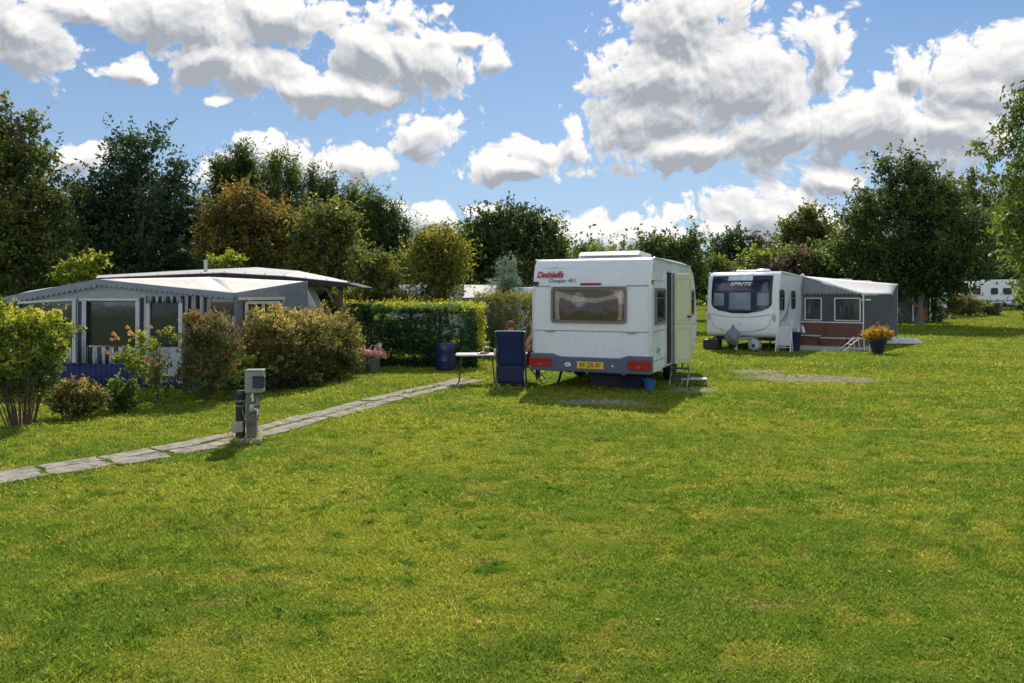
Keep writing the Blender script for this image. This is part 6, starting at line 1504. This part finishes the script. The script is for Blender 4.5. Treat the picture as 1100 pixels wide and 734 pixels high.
    for k in range(5):
        w = WB(); x = X(971 + 3.2 * k); w.prism([(x - .08, Z(327 + k % 3)), (x + .08, Z(327 + k % 2)), (x + .07, Z(317)), (x - .07, Z(317))], 'y', D - 1.1, D - 1.07); w.build('washing', mat('washing', (.10, .11, .22), .9), r)
    for px in (953.5, 970, 988):
        w = WB(); w.bar((X(px), D - 1.1, zb), (X(px), D - 1.1, Z(313)), .06, .06); w.build('post', ALU, r)
    g = ground(961, 343); b = empty('bicycle', (at(961, 43.2), 43.2, zt(18, 43.2)), R(15), 'dim bicycle parked left of the orange board', 'bicycle')
    for s in (-.5, .5):
        mb = MB(); mb.tube([(s + .33 * math.cos(a), 0, .34 + .33 * math.sin(a)) for a in [2 * math.pi * i / 24 for i in range(25)]], .022, 6, cap=False)
        for k in range(8): mb.tube([(s, 0, .34), (s + .32 * math.cos(k * .785), 0, .34 + .32 * math.sin(k * .785))], .004, 4)
        mb.build('wheel', RUB, b)
    mb = MB()
    for a, c_ in (((-.5, .34), (-.1, .34)), ((-.1, .34), (-.25, .85)), ((-.5, .34), (-.22, .75)), ((-.22, .75), (.35, .78)), ((-.1, .34), (.37, .7)), ((.5, .34), (.33, .95))): mb.tube([(a[0], 0, a[1]), (c_[0], 0, c_[1])], .018, 6)
    mb.build('frame', ALU, b)
    mb = MB(); mb.box((-.26, 0, .88), (.24, .12, .05)); mb.build('saddle', DARK, b, bevel=.02)
    mb = MB(); mb.tube([(.25, -.25, 1.0), (.33, -.05, .98), (.33, .05, .98), (.25, .25, 1.0)], .015, 6); mb.build('handlebar', DARK, b)
    # small white caravan end seen between trunk and conifer
    c = Vector((at(993, 50), 50, zt(27, 50))); r = wempty('caravan', c, label='shaded white caravan between the bare trunk and the cone shaped conifer', cat='caravan')
    w = WB(); w.prism([(c.x - 1.1, c.z + .4), (c.x - 1.1, c.z + 1.4), (c.x - 1.0, c.z + 2.3), (c.x + .9, c.z + 2.3), (c.x + 1.1, c.z + 1.4), (c.x + 1.1, c.z + .4)], 'y', 49.2, 52.5); w.build('body', WHITE, r, smooth=35, bevel=.08)
    w = WB(); w.prism(rounded_rect(c.x, c.z + 1.6, 1.5, .6, .1), 'y', 49.16, 49.2); w.build('window', GLD, r)
    w = WB(); w.box((c.x, 49.15, c.z + .5), (2.2, .12, .2)); w.build('bumper', DARK, r)
    # far right white caravan
    D = 60; zb = zt(at(1075, D), D); X = lambda px: at(px, D); Z = lambda py: CAMH - (py - HY) / FPX * D
    c = Vector((X(1085), D + 1, zb)); r = wempty('caravan', c, label='far white caravan side on with a thin blue stripe at the right edge', cat='caravan')
    x0, x1 = X(1040), X(1132); zt_ = Z(300.5); z0 = zb + .38
    w = WB(); w.prism([(x0 + .35, z0), (x0 + .1, z0 + .3), (x0, z0 + .8), (x0 + .12, z0 + 1.4), (x0 + .4, zt_ - .2), (x0 + 1.3, zt_ - .02), (x0 + 3, zt_), (x1 - .5, zt_), (x1, zt_ - .4), (x1, z0)], 'y', D, D + 2.2); w.build('body', WHITE2, r, smooth=35, bevel=.08, seg=3)
    for px, ww in ((1049, .62), (1068, .55), (1082, .7), (1108, .8)):
        w = WB(); w.prism(rounded_rect(X(px), Z(313), ww, .52, .08), 'y', D - .05, D - .02); f = sub(w.build('window', DARK, r), r)
        w = WB(); w.prism(rounded_rect(X(px), Z(313), ww - .08, .44, .07), 'y', D - .07, D - .052); w.build('pane', GLD, f)
    w = WB(); w.box(((x0 + x1) / 2, D - .005, Z(323)), (x1 - x0 - .3, .02, .07)); w.box(((x0 + x1) / 2, D - .005, Z(326.3)), (x1 - x0 - .5, .02, .04)); w.build('stripe', mat('stripe_blue', (.05, .16, .42), .4), r)
    w = WB(); w.box((X(1092), D - .02, Z(322.5)), (.32, .04, .12)); w.build('marker_light', RED, r)
    for px in (1078, 1098):
        w = WB(); w.lathe([(0, -.1), (.3, -.1), (.32, 0), (.3, .1), (0, .1)], (X(px), D + .1, zb + .32), 24, M=Matrix.Rotation(R(90), 3, 'X')); w.build('wheel', RUB, r, smooth=35)
    w = WB(); w.box(((x0 + x1) / 2, D + 1, zb + .3), (x1 - x0 - 1, 1.8, .16)); w.build('chassis', DARK, r)
    # beige hut left of it
    D = 64; X = lambda px: at(px, D); Z = lambda py: CAMH - (py - HY) / FPX * D; zb = zt(X(1032), D)
    c = Vector((X(1034), D, zb)); r = wempty('caravan', c, label='beige caravan end poking out left of the far white caravan', cat='caravan')
    w = WB(); w.prism([(X(1024), zb + .4), (X(1023), Z(306)), (X(1026), Z(303)), (X(1044), Z(302.5)), (X(1046), zb + .4)], 'y', D, D + 2.2); w.build('body', mat('beige_panel', (.6, .55, .42), .6, dirt=.2), r, smooth=35, bevel=.06)
    w = WB(); w.prism(rounded_rect(X(1031), Z(314), .6, .6, .05), 'y', D - .03, D); w.build('window', GLD, r)
    # little posts on the far lawn
    g = ground(1072, 340); b = empty('service_post', g, label='short dark service post alone on the far lawn', cat='service post')
    mb = MB(); mb.box((0, 0, .35), (.12, .12, .7)); mb.build('post', DARK, b, bevel=.01)
    mb = MB(); mb.box((0, 0, .8), (.26, .2, .24)); mb.build('meter_box', DARK, b, bevel=.02)
    g = ground(1019.5, 343.5); b = empty('hydrant_marker', g, label='small red and white marker near the cone shaped conifer', cat='marker')
    mb = MB(); mb.lathe([(.05, 0), (.05, .3), (0, .31)], n=14); mb.build('post', WPL, b, smooth=35)
    mb = MB(); mb.lathe([(.0, .28), (.06, .28), (.06, .42), (.03, .46), (0, .46)], n=14); mb.build('cap', RED, b, smooth=35)
grass()
near_caravan(); twin_caravan(); grey_awning(); left_complex(); service_post(); seating(); distant()
woods(); second_row(); far_wood(); shrubs()
scene.render.engine = 'CYCLES'
scene.cycles.max_bounces = 8; scene.cycles.transparent_max_bounces = 12; scene.cycles.sample_clamp_indirect = 6
